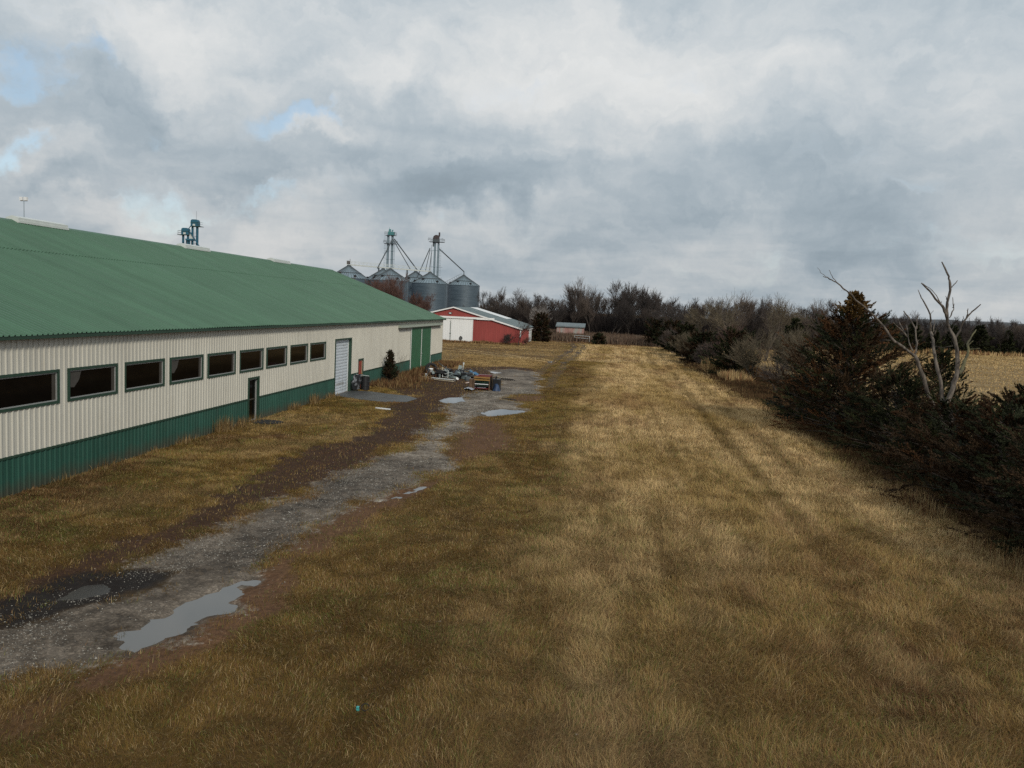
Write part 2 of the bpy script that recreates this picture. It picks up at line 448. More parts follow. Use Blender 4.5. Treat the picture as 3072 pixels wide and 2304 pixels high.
def vnoise(x, y, sc, seed=0):
    """smooth value noise 0..1"""
    if seed not in _lat: _lat[seed] = np.random.default_rng(100 + seed).random((256, 256))
    T = _lat[seed]
    u = np.asarray(x) / sc; v = np.asarray(y) / sc
    i = np.floor(u).astype(int); j = np.floor(v).astype(int)
    f = u - i; g = v - j; f = f * f * (3 - 2 * f); g = g * g * (3 - 2 * g)
    a = T[i % 256, j % 256]; b = T[(i + 1) % 256, j % 256]; c = T[i % 256, (j + 1) % 256]; d = T[(i + 1) % 256, (j + 1) % 256]
    return (a * (1 - f) + b * f) * (1 - g) + (c * (1 - f) + d * f) * g


def fbm(x, y, sc, seed=0, o=4):
    t = 0; w = 0; k = 1.0
    for n in range(o):
        t = t + k * vnoise(x, y, sc / 2 ** n, seed + n); w += k; k *= 0.55
    return t / w


def seg_dist(x, y, pts, closed=False):
    d = np.full(np.shape(x), 1e9); inside = np.zeros(np.shape(x), bool)
    n = len(pts)
    for i in range(n if closed else n - 1):
        ax, ay = pts[i]; bx, by = pts[(i + 1) % n]
        ex, ey = bx - ax, by - ay
        t = np.clip(((x - ax) * ex + (y - ay) * ey) / (ex * ex + ey * ey + 1e-12), 0, 1)
        d = np.minimum(d, np.hypot(x - ax - t * ex, y - ay - t * ey))
        if closed:
            if ay != by:
                c = ((ay > y) != (by > y)) & (x < (bx - ax) * (y - ay) / (by - ay) + ax)
                inside ^= c
    return np.where(inside, -d, d) if closed else d


def ss(a, b, x):
    t = np.clip((x - a) / (b - a), 0, 1); return t * t * (3 - 2 * t)


GRAVEL = [(-12.5, 4), (-11.2, 10), (-10.72, 13.29), (-10.8, 14.64), (-10.71, 16), (-10.49, 18), (-10.1, 20.3), (-10.0, 23), (-9.45, 24.5), (-9.08, 28.5), (-8.7, 32.2),
          (-8.5, 36.7), (-8.73, 42.6), (-9.19, 47.3), (-10.1, 50.9), (-9.56, 56.8), (-9.31, 58.5), (-8.1, 61), (-9.4, 70.2), (-11.4, 78.4), (-9.5, 82.3), (-5.8, 79.4),
          (-4.35, 65.2), (-4.1, 58.5), (-6.06, 57.3), (-5.8, 53.9), (-4.3, 52.8), (-4.0, 49.4), (-4.5, 47), (-6.4, 44.2), (-6.3, 36.6), (-6.05, 34), (-5.2, 31.8),
          (-5, 30), (-5.7, 28.4), (-5.83, 27), (-6.3, 25.9), (-7.07, 22.7), (-7.3, 19.7), (-7.26, 16.7), (-7.0, 15), (-7.2, 13.9), (-7.45, 13), (-7.7, 12.2), (-8.0, 11.5),
          (-8.4, 10.7), (-9.2, 8.5), (-10, 4)]
PUDDLES = {
    'near': [(-8.02, 12.65), (-8.22, 13.5), (-8.24, 14.5), (-8.02, 15.3), (-7.62, 15.9), (-7.35, 16.9), (-6.95, 17.35), (-6.78, 17.2), (-6.80, 15.9), (-7.08, 14.5), (-7.36, 13.5), (-7.72, 12.7)],
    'yard_left': [(-10.3, 51.4), (-10.4, 53.8), (-9.4, 54.5), (-8.6, 52.0), (-9.0, 50.3), (-10.0, 50.2)],
    'yard_right': [(-6.8, 46.4), (-6.35, 50.0), (-5.48, 49.4), (-4.55, 48.6), (-4.45, 47.0), (-5.6, 45.5), (-6.45, 44.5)],
    'yard_far': [(-11.3, 77.0), (-10.6, 79.0), (-9.5, 77.2), (-10.0, 75.2)],
    'lane_edge': [(-6.3, 24.9), (-5.75, 27.2), (-5.45, 27.0), (-6.0, 24.7)],
    'track_far': [(-4.9, 95.0), (-5.0, 98.6), (-4.2, 98.4), (-4.3, 95.0)],
    'track_left': [(-6.5, 95.0), (-6.5, 98.8), (-5.95, 98.6), (-6.0, 95.2)],
    'mud_left': [(-10.7, 14.5), (-10.5, 15.4), (-10.0, 15.8), (-9.5, 15.8), (-9.6, 15.2), (-10.1, 14.6)],
}
PAD = [(-16.87, 49.9), (-16.87, 53.4), (-15.5, 53.4), (-14.05, 52.6), (-12.64, 52.2), (-11.7, 50.9), (-11.9, 48.9), (-13.22, 48.2), (-15.05, 48.8), (-16.2, 49.5)]
RUT_R = [(8.9, 130), (8.41, 115), (7.78, 96.06), (6.87, 67.3), (6.41, 48.49), (6.24, 39.93), (6.2, 30), (6.1, 22), (6.0, 10)]
PATH = [(-5.6, 60), (-6.0, 75), (-5.9, 92.5), (-5.2, 115), (-4.7, 138), (-5.9, 153), (-10.6, 164)]
PATH2 = [(-4.0, 60), (-4.3, 75), (-4.35, 95), (-3.6, 117), (-3.2, 140), (-4.5, 156), (-9.5, 168)]
TRACK = [(-40, 118), (-27, 117), (-18, 112), (-11, 104), (-6, 98)]
TRACK2 = [(-40, 112), (-27, 111), (-17, 107), (-10, 100), (-6, 95)]
DIRT = [(-11.1, 12.5), (-11.3, 15.5), (-11.6, 18), (-11.2, 22), (-11.4, 27), (-11.9, 31), (-10.8, 36), (-11.3, 42), (-12.5, 47), (-12, 50), (-12.2, 53), (-14.5, 55), (-16.6, 57), (-16.4, 66),
        (-15.6, 74), (-13, 80), (-9, 85), (-7, 82), (-9, 70), (-8, 61), (-9.5, 50), (-8.5, 40), (-8.6, 33), (-9, 28), (-9.6, 24), (-10, 20), (-10.6, 15)]


def fields(x, y):
    x = np.asarray(x, float); y = np.asarray(y, float)
    n1 = fbm(x, y, 2.2, 1) - 0.5; n2 = fbm(x, y, 6.0, 7) - 0.5; n3 = fbm(x, y, 0.7, 13, 3) - 0.5
    near = (y < 180) & (np.abs(x) < 60)
    g = np.where(near, seg_dist(x, y, GRAVEL, True), 50.0)
    grav = ss(0.75, -0.75, g + 0.38 + n1 * 1.9 + n2 * 1.0 + n3 * 0.9)
    dd = np.where(near, seg_dist(x, y, DIRT, True), 50.0)
    dirt = ss(0.45, -0.35, dd + n1 * 2.2 + n3 * 1.2)
    # bare brown strip along the gravel's right side
    rdirt = ss(0.75, 0.05, np.abs(g - 0.35) + n1 * 1.5 + n3 * .6) * ss(-9, -7.5, x) * ss(30, 27, y)
    rd2 = np.maximum(ss(1.0, -0.3, seg_dist(x, y, [(-5.6, 31), (-4.6, 33), (-4.4, 37), (-5.2, 42), (-6.4, 43), (-6.3, 36)], True) + n1 * 1.6), ss(0.8, -0.2, seg_dist(x, y, [(-5.9, 54), (-4.3, 53.4), (-3.9, 57), (-5.8, 57)], True) + n1))
    p1 = seg_dist(x, y, PATH); p2 = seg_dist(x, y, PATH2)
    path = np.maximum(ss(0.75, 0.25, p1 + n1 * 0.7), ss(0.75, 0.25, p2 + n1 * 0.7)) * ss(58, 66, y)
    tr = np.maximum(ss(1.0, 0.3, seg_dist(x, y, TRACK) + n1), ss(0.9, 0.3, seg_dist(x, y, TRACK2) + n1))
    rut = ss(0.50, 0.10, seg_dist(x, y, RUT_R) + n1 * 0.55 + n3 * .3) * ss(14, 26, y) * ss(.30, .45, fbm(x * .3, y, 5, 161, 2))
    rut2 = 0.45 * ss(0.8, 0.2, np.abs(seg_dist(x, y, RUT_R) - 1.75) + n1 * 0.6) * ss(14, 26, y) * ss(0, 1, x - 5)
    pad = np.where(near, seg_dist(x, y, PAD, True), 50.0)
    # tall pale grass down the middle, thinning towards the camera
    tan = ss(-2.9, 0.6, x + n2 * 3.0 + n1 * 1.0 - 0.012 * (y - 20)) * ss(13.5, 10.2, x + n2 * 2) * ss(-8, 24, y + n2 * 10)
    tan = np.where(y > 100, np.maximum(tan, ss(-6, -2, x + n2 * 3) * ss(16, 11, x)), tan)
    right = ss(16, 20, x)
    weeds = ss(150, 158, y + n2 * 6 + np.where(x > 3, 0, -x * -0.4)) * ss(16, 11, x)
    olive = ss(-9, -6.3, x) * ss(-0.6, -2.8, x + n2 * 2.0 + n1 * 1.2 - 0.012 * (y - 20)) * ss(95, 70, y)
    fence = ss(10.4, 12.2, x + n2 * 1.5) * ss(20, 17.5, x) * ss(190, 175, y)
    return dict(n1=n1, n2=n2, n3=n3, g=g, grav=grav, dirt=dirt, rdirt=np.maximum(rdirt, rd2), path=path, tr=tr, rut=np.maximum(rut, rut2), pad=pad, tan=tan, right=right, weeds=weeds, olive=olive, fence=fence)


def zground(x, y, f=None):
    x = np.asarray(x, float); y = np.asarray(y, float)
    if f is None: f = fields(x, y)
    bumpy = ss(-16.8, -15.0, x) + ss(90, 95, y)
    bumpy = np.clip(bumpy, 0, 1)
    z = bumpy * (1 - f['grav']) * (0.10 * (fbm(x, y, 9, 21, 2) - 0.5) + 0.05 * f['n1']) + 0.018 * f['n3']
    lane = ss(0.7, -0.5, f['g'])
    z = z - 0.05 * lane + 0.022 * f['n1'] * f['grav']
    z = z - 0.045 * f['rut'] - 0.05 * f['path'] - 0.03 * f['tr']
    for k, p in PUDDLES.items():
        xs = [q[0] for q in p]; ys = [q[1] for q in p]
        sel = (x > min(xs) - 2) & (x < max(xs) + 2) & (y > min(ys) - 2) & (y < max(ys) + 2)
        if sel.any():
            sd_ = seg_dist(x[sel], y[sel], p, True)
            z[sel] -= 0.085 * ss(0.12 if k == 'near' else 0.22, -0.50 if k == 'near' else -0.45, sd_ + f['n1'][sel] * 0.6 + f['n3'][sel] * 0.6 + (fbm(x[sel], y[sel], .33, 151, 2) - .5) * .42 + (fbm(x[sel], y[sel] / 1.6, .9, 155, 3) - .5) * (1.5 if k.startswith('yard') else (1.3 if k.startswith('lane') else .25)))
    z = np.where(f['pad'] < 0.3, np.minimum(z, 0.0), z)
    far = ss(300, 900, np.hypot(x, y)); z = z * (1 - far)
    return z


def zg(x, y):
    return float(zground(np.array([float(x)]), np.array([float(y)]))[0])


C_STRAW = np.array((0.61, 0.445, 0.228)); C_TAN = np.array((0.43, 0.295, 0.135)); C_GOLD = np.array((0.30, 0.195, 0.060)); C_OLIVE = np.array((0.178, 0.110, 0.029))
C_GREEN = np.array((0.10, 0.115, 0.028)); C_BROWN = np.array((0.155, 0.085, 0.040)); C_SOIL = np.array((0.052, 0.026, 0.016)); C_RUST = np.array((0.24, 0.13, 0.065))


def mixc(a, b, t):
    return a * (1 - t)[:, None] + b * t[:, None]


def turf_colour(x, y, f):
    """mean colour of the turf (which plants grow where), with foreground shade painted in"""
    n = len(x)
    st = fbm(x, y / 6.0, 1.2, 31, 5)            # mowing streaks along the field
    pt = fbm(x, y, 3.2, 41, 5); p2 = fbm(x, y, 1.1, 45, 3)
    c = np.tile(C_GOLD * 0.55 + C_OLIVE * 0.45, (n, 1))
    c = mixc(c, C_OLIVE, np.clip(ss(0.42, 0.60, pt), 0, 1) * .8)
    c = mixc(c, C_BROWN, ss(0.48, 0.64, fbm(x, y, 4, 51, 5)) * 0.85)
    c = mixc(c, C_TAN * .8, ss(0.50, 0.68, fbm(x, y / 2, 2.2, 57, 5)) * 0.6)
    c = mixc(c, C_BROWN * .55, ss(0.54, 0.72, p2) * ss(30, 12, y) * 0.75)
    fore_shade = ss(30, 12, y + 5 * (fbm(x, y, 6, 181, 3) - .5))  # foreground darkening painted into the turf colour, as cloud shade and lens falloff
    c = mixc(c, C_OLIVE * .55 + C_BROWN * .18, fore_shade * .68 * (1 - f['tan'] * .4))
    rough = ss(0.5, 5, x + 2 * (fbm(x, y, 3, 185, 3) - .5)) * ss(25, 13, y + 6 * (fbm(x, y, 4, 187, 3) - .5)) * ss(13, 10.5, x)  # rank brown turf at right, deepened to paint in more foreground shade
    c = mixc(c, C_GREEN, ss(0.57, 0.72, fbm(x, y, 1.3, 61, 3)) * 0.32)
    c = mixc(c, C_OLIVE * 0.92, f['olive'] * 0.6)
    lines = fbm(x + .012 * y, y / 28.0, .55, 85, 5) - .5       # wheel and mower lines running up the field
    lines = lines + .55 * (fbm(x + .012 * y, y / 45.0, .24, 89, 3) - .5)
    c = c * (1 + .55 * lines * ss(-9, -5, x) * ss(110, 60, y))[:, None]
    t = np.clip(f['tan'] * (0.80 + 1.5 * (st - 0.47) + 0.8 * (pt - 0.5) + 1.1 * lines), 0, 1)
    c = mixc(c, C_STRAW * 0.85 + C_TAN * 0.15, t * (1 - .45 * fore_shade))
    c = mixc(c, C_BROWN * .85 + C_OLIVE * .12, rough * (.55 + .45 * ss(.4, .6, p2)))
    c = mixc(c, C_GOLD, f['tan'] * ss(0.50, 0.66, fbm(x, y / 3, 2.4, 71, 4)) * 0.55)
    c = mixc(c, C_RUST * 1.1, f['tan'] * ss(0.54, 0.70, fbm(x + 40, y / 2.5, 2.0, 75, 4)) * 0.45)
    c = mixc(c, C_TAN * 1.05, f['right'] * 0.85); c = mixc(c, C_STRAW, f['right'] * ss(0.45, 0.65, pt) * 0.5)
    lawn = ss(62, 80, y) * ss(-5, -8, x) * (1 - f['weeds'])
    c = mixc(c, C_TAN * .95, lawn * .7); c = mixc(c, C_BROWN * .9, lawn * ss(.5, .66, fbm(x / 3, y, 3, 65, 4)) * .6)
    c = mixc(c, C_OLIVE * 0.75, f['rut'] * 0.6)
    c = mixc(c, C_STRAW * .9, ss(0.3, 0.9, f['tr']) * 0.85); c = mixc(c, C_BROWN * .6, ss(.05, .25, f['tr']) * ss(.6, .3, f['tr']) * .8)
    c = mixc(c, C_BROWN * 0.9 + C_RUST * 0.25, f['weeds'] * 0.9)
    c = mixc(c, C_BROWN * 0.55, f['fence'] * 0.9)
    return c


# ground: one sheet, fine near the lane and coarse towards the horizon
def axis(segs):
    a = [segs[0][0]]  # brush colours darkened to stand in for shade at the cedar foot
    for lo, hi, st in segs:
        k = max(1, int(round((hi - lo) / st)))
        a += list(np.linspace(lo, hi, k + 1)[1:])
    return np.array(a)


gx = axis([(-3500, -600, 400), (-600, -120, 60), (-120, -45, 5), (-45, -17.5, 0.8), (-17.5, 13, 0.14), (13, 30, 0.5), (30, 120, 3), (120, 600, 60), (600, 3500, 400)])
gy = axis([(-800, -50, 150), (-50, 6, 8), (6, 30, 0.12), (30, 62, 0.2), (62, 110, 0.4), (110, 200, 1.2), (200, 320, 8), (320, 700, 60), (700, 4500, 400)])
GX, GY = np.meshgrid(gx, gy); x = GX.ravel(); y = GY.ravel()
f = fields(x, y); z = zground(x, y, f)
nxg, nyg = len(gx), len(gy)
ii = np.arange(nxg - 1)[None, :] + np.arange(nyg - 1)[:, None] * nxg
Q = np.stack([ii, ii + 1, ii + 1 + nxg, ii + nxg], -1).reshape(-1, 4)
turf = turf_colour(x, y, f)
base = turf * 0.46 + C_SOIL * 0.26                                   # thatch between the blades, darkened to paint in their gap shade
base = mixc(base, C_SOIL * (0.75 + 0.5 * f['n2'])[:, None] * 1.15, np.clip(f['dirt'] * 0.92, 0, 1))
base = mixc(base, C_SOIL * 1.2 + C_RUST * 0.22, np.clip(f['rdirt'] * 0.85, 0, 1))
MUD = [(-11.2, 13.4), (-11.1, 14.9), (-10.8, 15.9), (-10.1, 16.3), (-9.2, 16.4), (-9.1, 15.6), (-9.8, 14.6), (-10.4, 13.2)]
mud = np.where((y < 30) & (x < -5), ss(.30, -.15, seg_dist(x, y, MUD, True) + f['n1'] * .7 + f['n3'] * .5), 0.0)
base = mixc(base, np.array((.014, .010, .008)), mud)
gravel_amount = f['grav'] * (1 - mud)
base = mixc(base, np.array((0.075, 0.055, 0.04)), np.clip(f['path'] * 0.85 * ss(105, 125, y) + f['path'] * 0.35, 0, 1))
wet = np.clip(ss(0.55, 0.2, np.abs(z + 0.085) * 8) * f['grav'] * 0.8 + ss(34, 15, y) * f['grav'] * 1.0 + f['dirt'] * 0.25, 0, 1)


def ground_material():
    m = bpy.data.materials.new('turf_soil_and_gravel'); nt, N, L = nodes_of(m)
    out = N.new('ShaderNodeOutputMaterial'); b = N.new('ShaderNodeBsdfPrincipled'); L.new(b.outputs[0], out.inputs[0])
    tc = N.new('ShaderNodeTexCoord'); P = tc.outputs['Object']
    col = N.new('ShaderNodeAttribute'); col.attribute_name = 'Col'
    gr = N.new('ShaderNodeAttribute'); gr.attribute_name = 'gravel'
    we = N.new('ShaderNodeAttribute'); we.attribute_name = 'wet'

    def mathn(op, a, b_=None, clamp=False):
        n = N.new('ShaderNodeMath'); n.operation = op; n.use_clamp = clamp
        for i, v in enumerate((a, b_)):
            if v is None: continue
            if isinstance(v, (int, float)): n.inputs[i].default_value = v
            else: L.new(v, n.inputs[i])
        return n.outputs[0]

    def nz(sc, det=6, ro=0.6):
        n = N.new('ShaderNodeTexNoise'); n.inputs['Scale'].default_value = sc; n.inputs['Detail'].default_value = det; n.inputs['Roughness'].default_value = ro
        L.new(P, n.inputs['Vector']); return n.outputs[0]

    def mrange(v, a, c, lo, hi):
        n = N.new('ShaderNodeMapRange'); L.new(v, n.inputs[0])
        for i, q in enumerate((a, c, lo, hi)): n.inputs[i + 1].default_value = q
        return n.outputs[0]
    fine = nz(9, 8, 0.7); mid = nz(1.3, 6)
    tv = mathn('MULTIPLY', mrange(fine, 0.3, 0.7, 0.5, 1.5), mrange(mid, 0.3, 0.7, 0.8, 1.2))
    turfc = N.new('ShaderNodeVectorMath'); turfc.operation = 'SCALE'; L.new(col.outputs['Color'], turfc.inputs[0]); L.new(tv, turfc.inputs['Scale'])
    # limestone gravel: grains of very different brightness over grey fines
    v1 = N.new('ShaderNodeTexVoronoi'); v1.inputs['Scale'].default_value = 26; L.new(P, v1.inputs['Vector'])
    v2 = N.new('ShaderNodeTexVoronoi'); v2.inputs['Scale'].default_value = 9; L.new(P, v2.inputs['Vector'])
    hs = N.new('ShaderNodeSeparateColor'); L.new(v1.outputs['Color'], hs.inputs[0])
    hs2 = N.new('ShaderNodeSeparateColor'); L.new(v2.outputs['Color'], hs2.inputs[0])
    lime = mrange(mathn('ADD', mathn('MULTIPLY', nz(0.55, 8, 0.68), .6), mathn('MULTIPLY', nz(2.3, 6, 0.7), .4)), 0.40, 0.62, 0.0, 1.0)   # where the stone lies thick
    dry = mrange(we.outputs['Fac'], 0, 1, 1.0, 0.36)
    gv = mathn('ADD', mathn('MULTIPLY', mathn('POWER', hs.outputs[0], 4.0), 0.20), mathn('MULTIPLY', mathn('POWER', hs2.outputs[0], 6.0), 0.10))
    gv = mathn('ADD', gv, mrange(nz(14, 5, 0.7), 0.3, 0.7, 0.02, 0.17))
    gv = mathn('MULTIPLY', mathn('ADD', mathn('MULTIPLY', gv, mrange(lime, 0, 1, .5, 1.8)), mrange(lime, 0, 1, .04, .24)), dry)
    tn_ = N.new('ShaderNodeMix'); tn_.data_type = 'RGBA'; L.new(mathn('MULTIPLY', lime, mrange(we.outputs['Fac'], 0, 1, 1, .25)), tn_.inputs[0]); tn_.inputs[6].default_value = (1.0, .78, .58, 1); tn_.inputs[7].default_value = (1.0, .95, .84, 1)
    gc = N.new('ShaderNodeVectorMath'); gc.operation = 'SCALE'; L.new(tn_.outputs[2], gc.inputs[0]); L.new(gv, gc.inputs['Scale'])
    mk = mathn('ADD', gr.outputs['Fac'], mathn('ADD', mathn('MULTIPLY', mathn('SUBTRACT', nz(1.1, 8, 0.72), 0.5), 2.0), mathn('MULTIPLY', mathn('SUBTRACT', nz(7, 6, 0.7), 0.5), 1.3)))
    mk = mrange(mk, 0.34, 0.74, 0, 1)
    mx = N.new('ShaderNodeMix'); mx.data_type = 'RGBA'; L.new(mk, mx.inputs[0]); L.new(turfc.outputs[0], mx.inputs[6]); L.new(gc.outputs[0], mx.inputs[7])
    L.new(mx.outputs[2], b.inputs['Base Color'])
    L.new(mrange(mathn('MULTIPLY', we.outputs['Fac'], nz(3, 4)), 0.15, 0.6, 0.95, 0.62), b.inputs['Roughness'])
    b.inputs['Specular IOR Level'].default_value = 0.15
    bp = N.new('ShaderNodeBump'); bp.inputs['Strength'].default_value = 0.7; bp.inputs['Distance'].default_value = 0.04
    L.new(mathn('ADD', fine, mathn('MULTIPLY', hs.outputs[1], 0.25)), bp.inputs['Height']); L.new(bp.outputs[0], b.inputs['Normal'])
    return m


ground = np_mesh('ground', np.stack([x, y, z], 1), np.full(len(Q), 4), Q.ravel(), ground_material(), colors=base, smooth=True, extra={'gravel': gravel_amount, 'wet': np.maximum(wet, mud)})
tag(ground, kind='structure')
del GX, GY, Q, turf, base

# water standing in the dips
wm = bpy.data.materials.new('muddy_water'); nt_, N_, L_ = nodes_of(wm)
o_ = N_.new('ShaderNodeOutputMaterial'); b_ = N_.new('ShaderNodeBsdfPrincipled'); L_.new(b_.outputs[0], o_.inputs[0])
b_.inputs['Base Color'].default_value = (0.105, 0.100, 0.09, 1); b_.inputs['Roughness'].default_value = 0.04; b_.inputs['IOR'].default_value = 1.45; b_.inputs['Specular IOR Level'].default_value = 0.75
tn = N_.new('ShaderNodeTexNoise'); tn.inputs['Scale'].default_value = 5; bpn = N_.new('ShaderNodeBump'); bpn.inputs['Strength'].default_value = 0.03
L_.new(tn.outputs[0], bpn.inputs['Height']); L_.new(bpn.outputs[0], b_.inputs['Normal'])
wm2 = wm.copy(); wm2.name = 'clear_dark_water'
[n_ for n_ in wm2.node_tree.nodes if n_.type == 'BSDF_PRINCIPLED'][0].inputs['Base Color'].default_value = (.012, .010, .008, 1)
[n_ for n_ in wm2.node_tree.nodes if n_.type == 'BSDF_PRINCIPLED'][0].inputs['Roughness'].default_value = .22
for k, p in PUDDLES.items():
    m = MB(); cxp = sum(q[0] for q in p) / len(p); cyp = sum(q[1] for q in p) / len(p)
    pp = [(cxp + (q[0] - cxp) * 1.35, cyp + (q[1] - cyp) * 1.2) for q in p]
    zw = -0.094 if k not in ('track_far', 'track_left') else -0.075
    if k == 'mud_left': zw = -0.104
    if k.startswith('lane_'): zw = -0.100
    m.add([(q[0], q[1], zw) for q in pp], [tuple(range(len(pp)))])
    o = m.build('puddle', wm2 if k == 'mud_left' else wm); tag(o, kind='structure')

m = MB()
pc = [(-16.9, 49.9)] + PAD[1:]
m.add([(q[0], q[1], 0.03) for q in PAD] + [(q[0], q[1], -0.1) for q in PAD], [tuple(range(len(PAD)))[::-1]] + [(i, (i + 1) % len(PAD), len(PAD) + (i + 1) % len(PAD), len(PAD) + i) for i in range(len(PAD))])
tag(m.build('pavement', M['asphalt']), kind='structure')

# ------------------------------------------------------------------ big green-roofed shed
XW = -16.87; Y0, Y1 = 11.0, 84.0; EAVE = 4.76; XR = -29.1; ZR = 9.2; XB = 2 * XR - XW
PITCH = 0.2286


def corr_x(mb, X, y0, y1, z0, z1, pitch=PITCH, d=0.034, rib=0.036, sgn=1):
    """ribbed steel sheet in the plane x = X, ribs running up"""
    ys = [y0]; k = math.floor(y0 / pitch)
    while k * pitch < y1 + pitch:
        c = k * pitch
        for a, h in ((-rib, 0), (-rib * 0.55, d), (rib * 0.55, d), (rib, 0)):
            if y0 < c + a < y1: ys.append((c + a, h))
        k += 1
    pts = []
    for q in ys[1:]: pts.append(q)

    def hgt(yv):
        t = abs(((yv / pitch + 0.5) % 1.0) - 0.5) * pitch
        return d if t <= rib * 0.55 else (0 if t >= rib else d * (rib - t) / (rib * 0.45))
    pts = [(y0, hgt(y0))] + pts + [(y1, hgt(y1))]
    vs = []; fs = []
    for i, (yv, h) in enumerate(pts):
        vs += [(X + sgn * h, yv, z0), (X + sgn * h, yv, z1)]
        if i: fs.append((2 * i - 2, 2 * i, 2 * i + 1, 2 * i - 1) if sgn > 0 else (2 * i - 2, 2 * i - 1, 2 * i + 1, 2 * i))
    mb.add(vs, fs)


WIN = [(20.87 + 3.06 * i, 20.87 + 3.06 * i + 2.63) for i in range(9)]
WZ0, WZ1 = 2.50, 3.53
PD = (37.15, 38.40, -0.02, 2.18)       # personnel door
OD = (49.77, 53.12, -0.02, 3.64)       # overhead door
HD = (54.66, 55.92, 0.0, 2.09)         # narrow red door
SDR = (69.75, 77.9, 0.05, 4.02)        # sliding door
BAND = 1.135

shed = thing('livestock_shed', 'long cream steel shed with green roof, green wainscot and a row of dark windows', 'building', (XW, 47, 0))


def cut_sheet(mb, z0, z1, holes):
    ed = sorted({Y0, Y1, *[h[0] for h in holes], *[h[1] for h in holes]})
    for a, b in zip(ed[:-1], ed[1:]):
        hs = sorted([(h[2], h[3]) for h in holes if h[0] <= a + 1e-6 and h[1] >= b - 1e-6])
        z = z0
        for lo, hi in hs:
            if lo > z + 1e-6: corr_x(mb, XW, a, b, z, min(lo, z1))
            z = max(z, hi)
            if z >= z1: break
        if z < z1 - 1e-6: corr_x(mb, XW, a, b, z, z1)


holes = [(a, b, WZ0, WZ1) for a, b in WIN] + [PD, OD, HD]
m = MB(); cut_sheet(m, BAND, EAVE, holes)
# far and near gable ends and back wall
gab = [(XW - 0.02, 0.0), (XW - 0.02, EAVE), (XR, ZR - 0.06), (XB, EAVE), (XB, 0.0)]
m.prism(gab, 1, Y1 - 0.02, Y1 + 0.02)
m.prism(gab, 1, Y0 - 0.02, Y0 + 0.02)
m.box((XB, Y0, -0.2), (XB + 0.05, Y1, EAVE))
wall = m.build('wall', M['cream'], shed)
m = MB(); cut_sheet(m, -0.25, BAND - 0.0, holes)
m.box((XW - 3, Y1 + 0.02, -0.2), (XW, Y1 + 0.05, BAND))
m.build('wainscot', M['wainscot'], shed)
hs = sorted([PD, OD, HD, SDR]); yy = Y0                        # thin dark flashing where the two colours meet
for h in hs + [(Y1, Y1)]:
    m = MB(); m.box((XW + 0.002, yy, BAND - 0.03), (XW + 0.045, h[0], BAND + 0.035)); m.build('band_flashing', M['gtrim'], shed); yy = h[1]
m = MB(); m.box((XW + 0.003, Y1 - 0.10, BAND + 0.04), (XW + 0.03, Y1 + 0.06, EAVE - 0.1)); m.build('corner_trim', M['cream'], shed)

# roof: two overlapping courses of ribbed steel on the visible slope
OV = 0.30
slope = (ZR - EAVE) / (XW - XR)


def zroof(xv): return ZR - (xv - XR) * slope


def corr_roof(mb, xa, xb, ya, yb, lift, sag=0.0):
    pts = []; k = math.floor(ya / PITCH)
    rib = 0.042; d = 0.040
    while k * PITCH < yb:
        c = k * PITCH
        for a, h in ((-rib, 0), (-rib * 0.55, d), (rib * 0.55, d), (rib, 0)):
            if ya < c + a < yb: pts.append((c + a, h))
        k += 1
    pts = [(ya, 0)] + pts + [(yb, 0)]
    r2 = random.Random(3)
    vs = []; fs = []
    for i, (yv, h) in enumerate(pts):
        w = sag * (math.sin(yv * 0.55) * 0.6 + math.sin(yv * 1.31 + 1) * 0.5 + math.sin(yv * 0.21) * 0.8)
        vs += [(xa, yv, zroof(xa) + lift + h), (xb, yv, zroof(xb) + lift + h + w)]
        if i: fs.append((2 * i - 2, 2 * i - 1, 2 * i + 1, 2 * i))
    mb.add(vs, fs)


xm = XR + 4.6
m = MB()
corr_roof(m, xm - 0.1, XW + OV, Y0 - 0.3, Y1 + 0.3, 0.02, 0.012)
corr_roof(m, XR, xm, Y0 - 0.3, Y1 + 0.3, 0.045)
m.quad((XR, Y0 - 0.3, ZR + 0.03), (XR, Y1 + 0.3, ZR + 0.03), (XB - OV, Y1 + 0.3, EAVE - OV * slope + 0.03), (XB - OV, Y0 - 0.3, EAVE - OV * slope + 0.03))
roof = m.build('roof', M['groof'], shed)
m = MB(); m.prism([(XR - 0.28, ZR - 0.04), (XR, ZR + 0.10), (XR + 0.28, ZR - 0.04), (XR, ZR + 0.06)], 1, Y0 - 0.3, Y1 + 0.32); m.build('ridge_cap', M['groof'], roof)
m = MB()
m.box((XW + OV - 0.045, Y0 - 0.3, EAVE - OV * slope - 0.10), (XW + OV - 0.02, Y1 + 0.3, EAVE - OV * slope + 0.005))
m.quad((XW, Y0, EAVE - 0.10), (XW + OV - 0.046, Y0, EAVE - 0.20), (XW + OV - 0.046, Y1, EAVE - 0.20), (XW, Y1, EAVE - 0.10))
m.build('eave_shade_trim', M['gtrim'], shed)  # dark fascia, standing in for the shadow gap under the eave
m = MB()                                                     # rake trim of the far gable
m.prism([(XW + OV, zroof(XW + OV) - 0.12), (XW + OV, zroof(XW + OV) + 0.01), (XR, ZR + 0.02), (XB - OV, zroof(XW + OV)), (XB - OV, zroof(XW + OV) - 0.12), (XR, ZR - 0.12)], 1, Y1 + 0.305, Y1 + 0.33)
m.build('rake_trim', M['gtrim'], shed)
